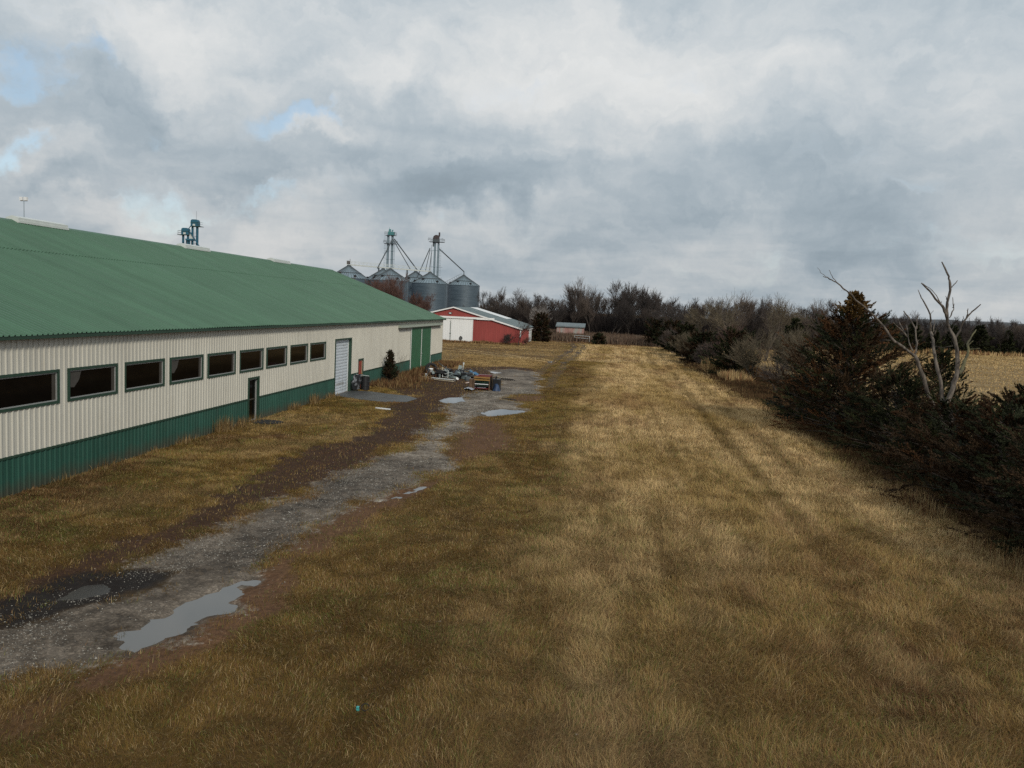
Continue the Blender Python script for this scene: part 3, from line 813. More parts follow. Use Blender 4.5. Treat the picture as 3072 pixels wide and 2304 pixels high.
for ya, yb in ((37.2, 40.9), (53.2, 56.6), (68.2, 71.8)):
    m = MB()
    m.prism([(XR - 0.34, ZR + 0.06), (XR + 0.34, ZR + 0.06), (XR + 0.34, ZR + 0.20), (XR, ZR + 0.30), (XR - 0.34, ZR + 0.20)], 1, ya, yb)
    m.box((XR - 0.40, ya, ZR - 0.05), (XR + 0.40, yb, ZR + 0.06))
    m.build('ridge_vent', M['offwhite'], roof)

# windows
for i, (a, b) in enumerate(WIN):
    m = MB(); t = 0.085; X0, X1 = XW - 0.02, XW + 0.045
    for lo, hi in (((X0, a - 0.01, WZ1 - t + 0.02), (X1, b + 0.01, WZ1 + 0.02)), ((X0, a - 0.01, WZ0 - 0.02), (X1, b + 0.01, WZ0 + t - 0.02)),
                   ((X0, a - 0.01, WZ0 + t - 0.02), (X1, a + t - 0.01, WZ1 - t + 0.02)), ((X0, b - t + 0.01, WZ0 + t - 0.02), (X1, b + 0.01, WZ1 - t + 0.02))):
        m.box(lo, hi)
    w = m.build('window', M['gtrim'], shed)
    a2, b2, c2, d2 = a + t - 0.01, b - t + 0.01, WZ0 + t - 0.02, WZ1 - t + 0.02
    m = MB(); t2 = 0.035; X0, X1 = XW - 0.05, XW + 0.012
    for lo, hi in (((X0, a2, d2 - t2), (X1, b2, d2)), ((X0, a2, c2), (X1, b2, c2 + t2)), ((X0, a2, c2 + t2), (X1, a2 + t2, d2 - t2)), ((X0, b2 - t2, c2 + t2), (X1, b2, d2 - t2))):
        m.box(lo, hi)
    m.build('sash', M['alu'], w)
    m = MB(); m.box((XW - 0.035, a2 + t2, c2 + t2), (XW - 0.025, b2 - t2, d2 - t2)); m.build('pane', M['glass_dark'], w)
    m = MB(); m.box((XW - 0.0245, b2 - t2 - 0.17, c2 + t2), (XW - 0.020, b2 - t2, d2 - t2)); m.build('inner_jamb', M['jamb'], w)
    if i in (1, 3):
        m = MB(); s = 0.62
        m.prism([(a2 + t2, d2 - t2), (a2 + t2 + s, d2 - t2), (a2 + t2 + s * 0.8, d2 - t2 - 0.30), (a2 + t2 + 0.25, d2 - t2 - 0.52), (a2 + t2, d2 - t2 - 0.5)], 0, XW - 0.0245, XW - 0.021)
        m.build('curtain', M['curtain'], w)


def trim_frame(mb, y0, y1, z0, z1, t, x0, x1, top=True):
    mb.box((x0, y0, z0), (x1, y0 + t, z1 - t)); mb.box((x0, y1 - t, z0), (x1, y1, z1 - t)); mb.box((x0, y0, z1 - t), (x1, y1, z1))


# glazed personnel door
a, b, c, d = PD
m = MB(); trim_frame(m, a, b, c, d, 0.10, XW - 0.16, XW + 0.04)
fr = m.build('entry_door', M['gtrim'], shed)
m = MB(); trim_frame(m, a + 0.10, b - 0.10, c, d - 0.10, 0.05, XW - 0.15, XW - 0.06); m.box((XW - 0.2, a + 0.15, c - 0.02), (XW + 0.03, b - 0.15, c + 0.09)); m.build('door_frame', M['alu'], fr)
m = MB(); m.box((XW - 0.135, a + 0.15, c + 0.09), (XW - 0.125, b - 0.15, d - 0.15)); m.build('glazing', M['glass_dark'], fr)
m = MB(); m.box((XW - 0.123, a + 0.15, 1.04), (XW - 0.105, b - 0.15, 1.10)); m.build('mid_rail', M['jamb'], fr)
m = MB(); m.box((XW - 0.123, a + 0.16, 0.90), (XW - 0.07, a + 0.20, 1.22)); m.build('handle', M['alu'], fr)

# sectional overhead door set back in its opening
a, b, c, d = OD
m = MB(); trim_frame(m, a, b, c, d, 0.10, XW - 0.20, XW + 0.04); od = m.build('overhead_door', M['gtrim'], shed)
m = MB(); n = 18; h = (d - 0.10 - c) / n
for i in range(n):
    z = c + i * h
    m.prism([(XW - 0.20, z), (XW - 0.168, z + 0.012), (XW - 0.160, z + h * 0.45), (XW - 0.168, z + h - 0.020), (XW - 0.20, z + h - 0.008)], 1, a + 0.10, b - 0.22)
m.build('door_panel', M['door_white'], od)
m = MB(); m.box((XW - 0.21, b - 0.22, c), (XW - 0.15, b - 0.10, d - 0.10)); m.build('weather_strip', M['white'], od)
scf = mat('grey_scuff', (0.36, 0.37, 0.37), 0.7, 0.4, 3)
for yy, zz, sz in ((51.3, 1.95, .05), (51.2, 1.02, .09), (52.0, 3.14, .06), (52.25, 3.16, .05)):
    m = MB(); m.prism([(yy + sz * 1.4 * math.cos(t) * (1 + .3 * math.sin(3 * t)), zz + sz * math.sin(t)) for t in np.linspace(0, 2 * PI, 9)[:-1]], 0, XW - 0.162, XW - 0.1555)
    m.build('dent', scf, od)
for lo, hi in (((50.6, 0.55), (52.2, 0.72)), ((51.9, 0.10), (51.96, 0.52)), ((51.9, 0.76), (51.95, 1.55))):
    m = MB(); m.box((XW - 0.162, lo[0], lo[1]), (XW - 0.1557, hi[0], hi[1])); m.build('scuff_mark', scf, od)

# narrow red door
a, b, c, d = HD
m = MB(); trim_frame(m, a, b, c, d, 0.10, XW - 0.12, XW + 0.04); hd = m.build('red_door', M['gtrim'], shed)
m = MB(); trim_frame(m, a + 0.10, b - 0.10, c, d - 0.10, 0.05, XW - 0.1, XW - 0.02); m.build('door_frame', M['wood'], hd)
m = MB(); m.box((XW - 0.09, a + 0.15, c), (XW - 0.05, b - 0.15, d - 0.15)); m.build('door_leaf', M['rust_door'], hd)
m = MB(); m.lathe([(0.0, -.03), (0.035, -.02), (0.045, 0.0), (0.035, .02), (0, .03)], 10, (XW - 0.0, b - 0.24, 1.02)); m.build('knob', M['brass'], hd, True)

# double sliding door hung from a boxed track
a, b, c, d = SDR; mid = (a + b) / 2
sdo = MB(); sdo.prism([(XW + 0.02, 4.30), (XW + 0.30, 4.20), (XW + 0.32, 4.10), (XW + 0.32, 4.05), (XW + 0.02, 4.05)], 1, 65.4, 82.4)
sdoor = sdo.build('sliding_door', mat('door_track_cover', (0.30, 0.33, 0.27), 0.5, 0.1, 1.5), shed)
m = MB()
m.box((XW + 0.05, 65.38, 4.02), (XW + 0.30, 82.42, 4.048)); m.build('track', M['black'], sdoor)
for ya, yb in ((a, mid - 0.02), (mid + 0.02, b)):
    m = MB(); corr_x(m, XW + 0.10, ya + 0.07, yb - 0.07, c, d, d=0.015)
    m.box((XW + 0.06, ya + 0.07, c), (XW + 0.095, yb - 0.07, d)); lf = m.build('door_leaf', M['gdoor'], sdoor)
    m = MB(); m.box((XW + 0.06, ya, c), (XW + 0.125, ya + 0.075, d)); m.build('edge_trim', M['offwhite'], lf)
    if yb > mid + 1:
        m = MB(); m.box((XW + 0.06, yb - 0.04, c), (XW + 0.125, yb, d)); m.build('edge_trim', M['offwhite'], lf)
m = MB(); m.box((XW + 0.13, mid - 0.28, 1.52), (XW + 0.16, mid + 0.28, 1.57)); m.build('latch_bar', M['offwhite'], sdoor)

# ------------------------------------------------------------------ red barn
BX1, BX0 = -13.8, -36.9; BXR = -25.35; BY0, BY1 = 135.1, 160.0; BE, BR = 2.80, 5.86
barn = thing('red_barn', 'low red steel barn with white sliding doors and a grey roof', 'building', (BXR, BY0, 0))


def corr_y(mb, Y, x0, x1, zlo, zhi, pitch=0.30, d=0.02):
    """ribbed sheet facing -Y; zlo and zhi are functions of x"""
    xs = list(np.arange(x0, x1, pitch)) + [x1]; pts = []
    for xv in xs:
        for a_, h in ((-0.05, 0), (-0.02, d), (0.02, d), (0.05, 0)):
            if x0 <= xv + a_ <= x1: pts.append((xv + a_, h))
    vs = []; fs = []
    for i, (xv, h) in enumerate(pts):
        vs += [(xv, Y - h, zlo(xv)), (xv, Y - h, zhi(xv))]
        if i: fs.append((2 * i - 2, 2 * i, 2 * i + 1, 2 * i - 1))
    mb.add(vs, fs)


def zb(xv): return BR - abs(xv - BXR) * (BR - BE) / (BX1 - BXR)


m = MB()
corr_y(m, BY0, BX0, BX1, lambda q: -0.2, lambda q: zb(q) - 0.02)
m.box((BX0, BY0 + 0.03, -0.2), (BX0 + 0.05, BY1, BE - 0.03))
m.prism([(BX0, 0), (BX0, BE - .03), (BXR, BR - .03), (BX1, BE - .03), (BX1, 0)], 1, BY1 - 0.05, BY1)
corr_x(m, BX1, BY0 + 0.02, BY1, -0.2, BE - 0.02, 0.30)
m.build('wall', M['red'], barn)
m = MB()
for sgn in (1, -1):
    xe = BXR + sgn * (BX1 - BXR + 0.35); ze = BR - (BX1 - BXR + 0.35) * (BR - BE) / (BX1 - BXR)
    ys = np.arange(BY0 - 0.3, BY1 + 0.31, 0.3)
    vs = []; fs = []
    for i, yv in enumerate(ys):
        for o_, h in ((0, 0), (0.05, .03), (0.09, .03), (0.14, 0)):
            vs += [(BXR, yv + o_, BR + 0.03 + h), (xe, yv + o_, ze + 0.03 + h)]
    nn = len(vs) // 2
    for i in range(1, nn):
        q = (2 * i - 2, 2 * i - 1, 2 * i + 1, 2 * i)
        fs.append(q if sgn > 0 else q[::-1])
    m.add(vs, fs)
broof = m.build('roof', M['barnroof'], barn)


def roofstrip(mb, xa, xb, ya, yb, lift):
    za, zb_ = [BR - abs(q - BXR) * (BR - BE) / (BX1 - BXR) + lift for q in (xa, xb)]
    mb.quad((xa, ya, za), (xb, ya, zb_), (xb, yb, zb_), (xa, yb, za))


m = MB(); roofstrip(m, BXR + 0.05, BXR + 7.1, BY1 - 8.6, BY1 + 0.28, 0.095); m.build('skylight', M['panel_white'], broof)
for ya, xa, xb in ((139.0, 0.6, 6.5), (143.5, 1.0, 3.4), (147.5, 4.6, 6.0)):
    m = MB(); roofstrip(m, BXR + xa, BXR + xb, ya, ya + 0.35, 0.075); m.build('roof_patch', M['galv'], broof)
m = MB(); h = 0.24
for sgn in (1, -1):
    xe = BXR + sgn * (BX1 - BXR + 0.25); ze = zb(xe)
    pl = [(BXR, BR - h * 0.6), (xe, ze - h * 0.8), (xe, ze + 0.05), (BXR, BR + 0.06)]
    m.prism(pl, 1, BY0 - 0.34, BY0 - 0.305)
m.box((BX1 - 0.16, BY0 - 0.06, BE - 1.5), (BX1 + 0.05, BY0 - 0.025, BE - 0.22))
m.build('rake_trim', M['barnwhite'], barn)
m = MB(); m.box((-36.0, BY0 - 0.30, 3.98), (-18.35, BY0 - 0.05, 4.30)); m.box((-18.3 - 3, BY0 - 0.32, 3.94), (-18.35, BY0 - 0.301, 3.98)); rail = m.build('sliding_door', M['barnwhite'], barn)
for xa, xb in ((-29.6, -25.78), (-25.74, -21.92)):
    m = MB(); corr_y(m, BY0 - 0.12, xa + 0.08, xb - 0.08, lambda q: 0.1, lambda q: 3.95, 0.3, 0.015)
    m.box((xa, BY0 - 0.16, 0.08), (xa + 0.08, BY0 - 0.10, 3.95)); m.box((xb - 0.08, BY0 - 0.16, 0.08), (xb, BY0 - 0.10, 3.95))
    lf = m.build('door_leaf', M['barnwhite'], rail)
    if xa > -27:
        m = MB(); m.prism([(-23.95 + 0.27 * math.cos(t) * (1 + 0.25 * math.sin(2 * t + 1)), 0.66 + 0.42 * math.sin(t)) for t in np.linspace(0, 2 * PI, 11)[:-1]], 1, BY0 - 0.150, BY0 - 0.146)
        m.build('door_hole', mat('grey_dent', (0.07, 0.075, 0.075), 0.8, 0.4, 6), lf)
m = MB(); m.box((-25.80, BY0 - 0.19, 0.1), (-25.72, BY0 - 0.161, 3.5)); m.box((-25.9, BY0 - 0.2, 1.4), (-25.62, BY0 - 0.191, 1.5)); m.build('door_gap', M['gtrim'], rail)
m = MB(); m.prism([(-25.9 + .34 * math.cos(t), 4.80 + .2 * math.sin(t)) for t in np.linspace(0, 2 * PI, 13)[:-1]], 1, BY0 - 0.10, BY0 - 0.03)
lamp = m.build('gable_light', M['steelrust'], barn)
m = MB(); m.prism([(-25.9 + .22 * math.cos(t), 4.80 + .11 * math.sin(t)) for t in np.linspace(0, 2 * PI, 13)[:-1]], 1, BY0 - 0.13, BY0 - 0.101); m.build('lens', M['offwhite'], lamp)
m = MB(); m.box((BX1 + 0.04, 149.3, 0.05), (BX1 + 0.10, 154.5, 2.32)); sd2 = m.build('side_door', M['barnwhite'], barn)
m = MB(); m.box((BX1 + 0.03, 146.5, 2.34), (BX1 + 0.26, 155.3, 2.52)); m.build('door_track', M['barnwhite'], sd2)

# ------------------------------------------------------------------ little faded shed by the wood
fs_ = thing('faded_shed', 'small faded pink and grey shed half hidden by brown weeds at the wood edge', 'shed', (-7.6, 184, 0))
m = MB(); m.box((-10.7, 184, -0.1), (-4.55, 188, 2.62))
m.build('wall', mat('faded_red_boards', (0.34, 0.19, 0.165), 0.8, 0.3, 0.5, dirt=((0.30, 0.30, 0.275), 0.45, 0.46), stretch=(3, 1, 0.5)), fs_)
m = MB(); m.prism([(183.7, 2.50), (188.4, 3.30), (188.4, 3.38), (183.7, 2.60)], 0, -10.95, -4.3); m.box((-10.95, 183.66, 2.45), (-4.3, 183.7, 2.7)); m.build('roof', mat('blue_grey_roofing', (0.14, 0.17, 0.18), 0.6, 0.25, 0.8), fs_)

# ------------------------------------------------------------------ grain bins and elevators
def grain_bin(cx_, cy_, r, he, ha, label):
    t = thing('grain_bin', label, 'grain bin', (cx_, cy_, 0), 'grain bins beyond the green roof')
    m = MB(); m.lathe([(r, -0.2), (r, he)], 40, (cx_, cy_, 0)); body = m.build('wall', M['bin'], t, True)
    m = MB(); rc = r * 0.10
    m.lathe([(r + 0.15, he - 0.05), (r * 0.62, he + (ha - he) * 0.42), (rc, ha)], 40, (cx_, cy_, 0))
    rf = m.build('roof', M['galv'], t)
    m = MB()
    for k in range(40):
        a_ = 2 * PI * k / 40
        m.beam((cx_ + (r + .15) * math.cos(a_), cy_ + (r + .15) * math.sin(a_), he), (cx_ + rc * math.cos(a_), cy_ + rc * math.sin(a_), ha + 0.04), 0.07, 0.12)
    m.build('roof_ribs', M['galvdark'], rf)
    m = MB(); m.lathe([(r * 0.64, he + (ha - he) * 0.42 + 0.02), (r * 0.645, he + (ha - he) * 0.42 + 0.16), (r * 0.6, he + (ha - he) * 0.42 + 0.2)], 40, (cx_, cy_, 0)); m.build('roof_ring', M['galvdark'], rf)
    m = MB(); m.lathe([(rc, ha - 0.1), (rc, ha + 0.35), (0.05, ha + 0.6)], 16, (cx_, cy_, 0)); m.build('filler_cap', M['galvdark'], rf)
    for a_, q in ((-1.9, 0.72), (-0.9, 0.9), (-2.5, 0.9)):
        rr = r * q; zz = he + (ha - he) * (1 - q) * 1.05
        m = MB(); m.box((cx_ + rr * math.cos(a_) - 0.35, cy_ + rr * math.sin(a_) - 0.35, zz), (cx_ + rr * math.cos(a_) + 0.35, cy_ + rr * math.sin(a_) + 0.35, zz + 0.6)); m.build('roof_vent', M['black'], rf)
    m = MB(); a_ = -0.35
    for s in (-.25, .25): m.tube([(cx_ + (r + .2) * math.cos(a_) + s, cy_ + (r + .2) * math.sin(a_), 0), (cx_ + (r + .2) * math.cos(a_) + s, cy_ + (r + .2) * math.sin(a_), he)], 0.05, 4)
    m.build('ladder', M['galv'], t)
    return t


grain_bin(-61.8, 282, 6.4, 13.45, 17.1, 'wide grain bin with dark hatch on its roof, partly in front of the tallest towers')
grain_bin(-57.4, 325, 6.55, 14.4, 18.2, 'rightmost grain bin with a stair up its roof, beside the bare wood')
grain_bin(-71.5, 265, 6.4, 13.4, 17.0, 'grain bin behind the reddish bare trees, just right of the teal tower')
grain_bin(-79.9, 286, 6.4, 13.9, 17.8, 'grain bin hidden behind its neighbour at the foot of the teal tower')
grain_bin(-72.7, 306, 6.4, 14.2, 18.2, 'farthest grain bin, only its dull roof peak showing between two others')
grain_bin(-89.7, 277, 6.9, 13.9, 18.1, 'leftmost grain bin, rising just over the end of the green roof')
m = MB()                                                     # roof stair of the rightmost bin
b0 = [o for o in COL.objects if o.get('label', '').startswith('rightmost grain bin')][0]
for s in (0, 0.9):
    m.tube([(-63.9, 320.5, 14.5 + s), (-58.3, 323.9, 18.1 + s)], 0.07, 4)
for k in range(8):
    q = k / 7; m.tube([(-63.9 + 5.6 * q, 320.5 + 3.4 * q, 14.5 + 3.6 * q), (-63.9 + 5.6 * q, 320.5 + 3.4 * q, 15.4 + 3.6 * q)], 0.05, 4)
m.build('roof_stair', M['galvdark'], b0)


def railing(mb, cx_, cy_, w, z, h=1.1):
    c4 = [(cx_ - w, cy_ - w), (cx_ + w, cy_ - w), (cx_ + w, cy_ + w), (cx_ - w, cy_ + w)]
    for i in range(4):
        p, q = c4[i], c4[(i + 1) % 4]
        for hh in (h, h * 0.55): mb.tube([(*p, z + hh), (*q, z + hh)], 0.05, 4)
        mb.tube([(*p, z), (*p, z + h)], 0.05, 4)


def ladder(mb, xv, yv, z0, z1, w=0.45):
    for s in (0, w): mb.tube([(xv + s, yv, z0), (xv + s, yv, z1)], 0.04, 4)
    for k in range(int((z1 - z0) / 0.9)): mb.tube([(xv, yv, z0 + .9 * k), (xv + w, yv, z0 + .9 * k)], 0.035, 4)
    for k in range(int((z1 - z0) / 1.8)):
        z = z0 + 1.8 * k
        mb.tube([(xv - .15, yv, z), (xv - .15, yv - .7, z), (xv + w + .15, yv - .7, z), (xv + w + .15, yv, z)], 0.03, 4, False)


# teal-headed elevator leg
LX, LY = -80.2, 296.0; LS = LY / 290.0
lg = thing('grain_elevator', 'slim grain elevator leg with a teal head over the left-hand bins', 'elevator', (LX, LY, 0))
zt = 6.1 + (30.3 - 6.1) * LS
m = MB()
for s in (-0.95, 0.65): m.box((LX + s - 0.38, LY - 0.35, 0), (LX + s + 0.38, LY + 0.35, zt))
m.tube([(LX + 1.75, LY - 0.8, 0), (LX + 1.75, LY - 0.8, zt - 3)], 0.08, 5)
for k in range(9): m.box((LX - 1.7, LY - .5, 4 + 3 * k), (LX + 1.8, LY - .4, 4.12 + 3 * k))
m.build('leg_casing', M['galv'], lg)
m = MB(); m.box((LX - 0.95, LY - 0.7, zt + 0.1), (LX + 1.35, LY + 0.7, zt + 1.3)); m.box((LX - 0.6, LY - 0.5, zt + 1.3), (LX - 0.1, LY + 0.4, zt + 2.3)); m.tube([(LX + .5, LY, zt + 1.3), (LX + .5, LY, zt + 1.9), (LX + .9, LY, zt + 1.9)], 0.2, 6)
m.tube([(LX - 1.0, LY, zt + 1.0), (LX - .5, LY, zt + 2.9)], .06, 4)
m.build('head', M['teal'], lg)
for zz, w in ((zt, 1.9), (6.1 + (27.3 - 6.1) * LS, 2.2)):
    m = MB(); m.box((LX - w, LY - 1.2, zz - 0.06), (LX + w, LY + 1.2, zz + 0.06)); railing(m, LX, LY - 0.2, w * 0.95, zz); m.build('platform', M['galvdark'], lg)
m = MB(); ladder(m, LX - 2.15, LY - 0.5, 8, zt); m.build('ladder', M['galv'], lg)
pz = 6.1 + (29.0 - 6.1) * LS
for q1, q2, rr in (((LX + 1.6, LY - 1, pz), (-71.7, 304, 18.9), 0.22), ((LX + 1.3, LY - 1.4, pz - 0.3), (-73.2, 299, 18.9), 0.16), ((LX + 1.1, LY - 1.2, pz), (-82.6, 288, 18.2), 0.22)):
    m = MB(); m.tube([q1, q2], rr, 6); m.build('down_spout', M['galvdark'], lg)

# second leg with a rusty head
RX, RY = -63.75, 300.0
lg = thing('grain_elevator', 'grain elevator leg with a round rusty head and four sloping spouts', 'elevator', (RX, RY, 0))
m = MB()
for s in (-0.55, 0.75): m.box((RX + s - 0.33, RY - 0.33, 0), (RX + s + 0.33, RY + 0.33, 28.9))
for zz in (12, 16, 20, 26.1): m.box((RX - 1.9, RY - .45, zz), (RX + 2.6, RY - .37, zz + .14))
m.tube([(RX - 1.7, RY - .4, 18), (RX - 1.7, RY - .4, 28.2), (RX - 1.2, RY - .4, 28.2)], 0.09, 5)
m.build('leg_casing', M['galv'], lg)
m = MB()
pr = [(RX - 1.35, 29.4), (RX - 1.35, 30.6), (RX - 1.1, 31.4), (RX - 0.5, 31.85), (RX + 0.2, 31.9), (RX + .9, 31.7), (RX + .9, 29.4)]
m.prism(pr, 1, RY - .7, RY + .7); m.box((RX + .7, RY - .3, 31.4), (RX + 1.2, RY + .3, 32.9)); m.build('head', M['steelrust'], lg)
m = MB(); m.box((RX - 1.4, RY - .75, 29.0), (RX + 1.0, RY + .75, 30.3)); m.box((RX - 1.3, RY - .6, 27.6), (RX - .9, RY + .3, 29)); m.build('hood', M['galvdark'], lg)
m = MB(); m.box((RX - 2.7, RY - 1.2, 29.25), (RX + 2.8, RY + 1.2, 29.4)); railing(m, RX, RY - 0.3, 2.6, 29.4); m.build('platform', M['galvdark'], lg)
m = MB(); ladder(m, RX + 1.45, RY - .5, 17, 27.4); m.build('ladder', M['galv'], lg)
for q1, q2, rr in (((RX - 2.2, RY - 1, 26.9), (-68.5, 291, 15.9), 0.2), ((RX - 2.2, RY - .5, 26.4), (-67.6, 300, 18.6), 0.13), ((RX - 1.7, RY, 26.2), (-65.5, 297, 18.2), 0.15), ((RX + 0.8, RY, 27.1), (-57.4, 325, 19.9), 0.2)):
    m = MB(); m.tube([q1, q2] + ([(-57.4, 325, 18.3)] if q2[1] > 320 else []), rr, 6); m.build('down_spout', M['galvdark'], lg)

# conveyor bridge over the bins
cw = thing('conveyor_bridge', 'long grey conveyor catwalk with handrails running across the bin tops', 'conveyor', (-78, 290, 18))
A_ = Vector((-94.5, 290, 19.2)); B_ = Vector((-63.4, 290, 17.95)); dlt = B_ - A_
m = MB(); m.beam(A_, B_, 1.0, 0.45); cwo = m.build('deck', M['offwhite'], cw)
m = MB()
for s in (-.55, .55):
    for hh in (0.9, 1.3): m.tube([A_ + Vector((0, s, hh)), B_ + Vector((0, s, hh))], 0.045, 4)
    for k in range(22): p = A_ + dlt * (k / 21); m.tube([p + Vector((0, s, 0.2)), p + Vector((0, s, 1.3))], 0.04, 4)
m.build('handrail', M['offwhite'], cw)
for q in (0.04, 0.38, 0.72, 0.98):
    p = A_ + dlt * q; m = MB(); m.box((p.x - .2, p.y - .3, 15.5), (p.x + .2, p.y + .3, p.z - .2)); m.build('support_leg', M['galvdark'], cw)
m = MB(); m.box((-94.6, 289.5, 19.4), (-93.6, 290.5, 20.6)); m.tube([(-93.5, 290, 19.4), (-93.5, 290, 21.3)], .08, 4); m.build('drive_motor', M['steelrust'], cw)

# the blue mill towers behind the green roof
def blue_leg(xv, zt_, label, side):
    yv = 205
    k = yv / 200.0; xv *= k; zt_ = 6.1 + (zt_ - 6.1) * k
    t = thing('mill_tower', label, 'elevator', (xv, yv, 0))
    m = MB(); w, h = 0.98, 1.75; pr = []
    for a_ in np.linspace(0, PI / 2, 5): pr.append((xv + w - .5 + .5 * math.cos(a_), zt_ - .5 + .5 * math.sin(a_)))
    for a_ in np.linspace(PI / 2, PI, 5): pr.append((xv - w + .5 + .5 * math.cos(a_), zt_ - .5 + .5 * math.sin(a_)))
    pr += [(xv - w, zt_ - h), (xv + w, zt_ - h)]
    m.prism(pr, 1, yv - .6, yv + .6); hd_ = m.build('head', M['blue'], t)
    m = MB(); m.box((xv - w - .03, yv - .63, zt_ - .95), (xv + w + .03, yv - .601, zt_ - .82)); m.build('head_flange', M['gtrim'], hd_)
    m = MB(); m.box((xv - .35, yv - .68, zt_ - 1.65), (xv + .3, yv - .601, zt_ - 1.2)); m.build('motor', M['offwhite'], hd_)
    m = MB()
    for s in (-.72, .62): m.box((xv + s - .2, yv - .25, 0), (xv + s + .2, yv + .25, zt_ - h))
    for zz in (10, 14, 18.4): m.box((xv - 1.1, yv - .35, zz), (xv + 1.0, yv - .27, zz + .14))
    m.build('leg_casing', M['blue'], t)
    m = MB(); m.box((xv - 1.0 - (.9 if side < 0 else 0), yv - .9, zt_ - h - .12), (xv + 1.0 + (.9 if side > 0 else 0), yv + .9, zt_ - h)); xe = xv + side * 1.75
    for hh in (.5, 1.0): m.tube([(xe, yv - .8, zt_ - h + hh), (xe, yv + .8, zt_ - h + hh)], .035, 4); m.tube([(xv + side * .9, yv - .8, zt_ - h + hh), (xe, yv - .8, zt_ - h + hh)], .035, 4)
    m.tube([(xe, yv - .8, zt_ - h), (xe, yv - .8, zt_ - h + 1)], .04, 4); m.build('platform', M['gtrim'], t)
    return t, xv, yv, zt_


t, xv, yv, zt_ = blue_leg(-105.63, 24.95, 'taller blue mill tower head standing above the ridge vent of the green roof', 1)
m = MB(); m.tube([(xv - .7, yv - .6, zt_ - 1.5), (xv - 1.6, yv - .6, zt_ - 2.6), (xv + 2.6, yv - .6, 16.9)], .14, 5)
m.build('down_spout', M['blue'], t)
m = MB(); m.tube([(xv + .3, yv, zt_), (xv + .35, yv, zt_ + 2.2)], .03, 4); m.build('aerial', M['galvdark'], t)
for s in (-.95,):
    m = MB(); ladder(m, xv + .1, yv - .4, 12, zt_ - 1.8, .35); m.build('ladder', M['galvdark'], t)
t, xv, yv, zt_ = blue_leg(-108.15, 22.72, 'shorter blue mill tower with a bundle of spouts, left of the taller one', -1)
m = MB(); m.box((xv + .3, yv - .8, 19.9), (xv + 2.3, yv + .8, 20.35)); m.build('distributor', M['blue'], t)
for k in range(6):
    m = MB(); x0_ = xv + .5 + .33 * k; m.tube([(x0_, yv - .6 + .2 * (k % 3), 19.9), (x0_ - .3 + .30 * ((k * 7) % 5) * .5, yv - .6, 15), (x0_ - .3 + .3 * ((k * 7) % 5) * .5, yv - .6, 9)], .12, 5)
    m.build('spout', M['blue'] if k % 2 else M['darksheet'], t)
m = MB(); m.tube([(xv - .1, yv - .7, 19.7), (xv - .5, yv - .7, 19.2), (xv - .5, yv - .7, 12)], .13, 6); m.build('return_pipe', M['blue'], t)
m = MB(); ladder(m, xv - 1.5, yv - .5, 10, 18.6, .4); m.build('ladder', M['galvdark'], t)
m = MB(); m.prism([(xv + 1.2, 20.4), (xv + 2.4, 20.4), (xv + 1.3, 22.4)], 1, yv - .3, yv - .1); m.build('guard_plate', M['offwhite'], t)

# floodlight pole behind the roof
t = thing('floodlight_pole', 'thin floodlight pole with two small lamps, far left above the ridge', 'light pole', (-91.8, 120, 0))
m = MB(); m.tube([(-91.8, 120, 0), (-91.8, 120, 19.4)], [.07, .045], 6); m.build('pole', M['galv'], t)
m = MB(); m.tube([(-92.4, 120, 19.35), (-91.2, 120, 19.35)], .05, 4); m.build('crossbar', M['galv'], t)
for s in (-.38, .38):
    m = MB(); m.box((-91.8 + s - .24, 119.75, 19.4), (-91.8 + s + .24, 120.1, 19.95)); m.build('lamp_head', M['white'], t)

# ------------------------------------------------------------------ bare trees
def rand_dir(r, d, ang):
    ax = d.orthogonal().normalized(); ax.rotate(Matrix.Rotation(r.uniform(0, 2 * PI), 3, d))
    q = d.copy(); q.rotate(Matrix.Rotation(ang, 3, ax)); return q.normalized()


def grow(r, tr, cr, p, d, Ln, rad, lvl, maxl, up, spread, kids, minr, tl=1):
    nseg = 5 if lvl == 0 else (4 if lvl < 3 else 3)
    pts = [p.copy()]; rads = [rad]; dirs = [d.copy()]
    for i in range(nseg):
        d = (d + Vector((r.gauss(0, .13), r.gauss(0, .13), r.gauss(0, .08) + up * (0.5 if lvl else 0.1)))).normalized()
        p = p + d * (Ln / nseg); pts.append(p.copy()); dirs.append(d.copy())
        rads.append(max(minr * .7, rad * (1 - 0.62 * (i + 1) / nseg)))
    (tr if lvl <= tl else cr).tube(pts, rads, 6 if lvl == 0 else (4 if lvl < 2 else 3), lvl <= 1)
    if lvl >= maxl: return
    k = kids[lvl]
    for j in range(k):
        t = (0.28 + 0.72 * (j + r.random()) / k) if lvl else (0.30 + 0.7 * (j + r.random()) / k)
        t = min(t, .999); i = min(int(t * nseg), nseg - 1); fq = t * nseg - i
        q = pts[i].lerp(pts[i + 1], fq); rr = rads[i] * (1 - fq) + rads[i + 1] * fq
        a = r.uniform(.6, 1.25) * spread
        dd = rand_dir(r, dirs[i], a)
        if dd.z < -0.15: dd.z *= -.5
        grow(r, tr, cr, q, dd, Ln * r.uniform(.48, .78) * (1.15 - .35 * t), max(minr, rr * r.uniform(.5, .72)), lvl + 1, maxl, up, spread, kids, minr, tl)


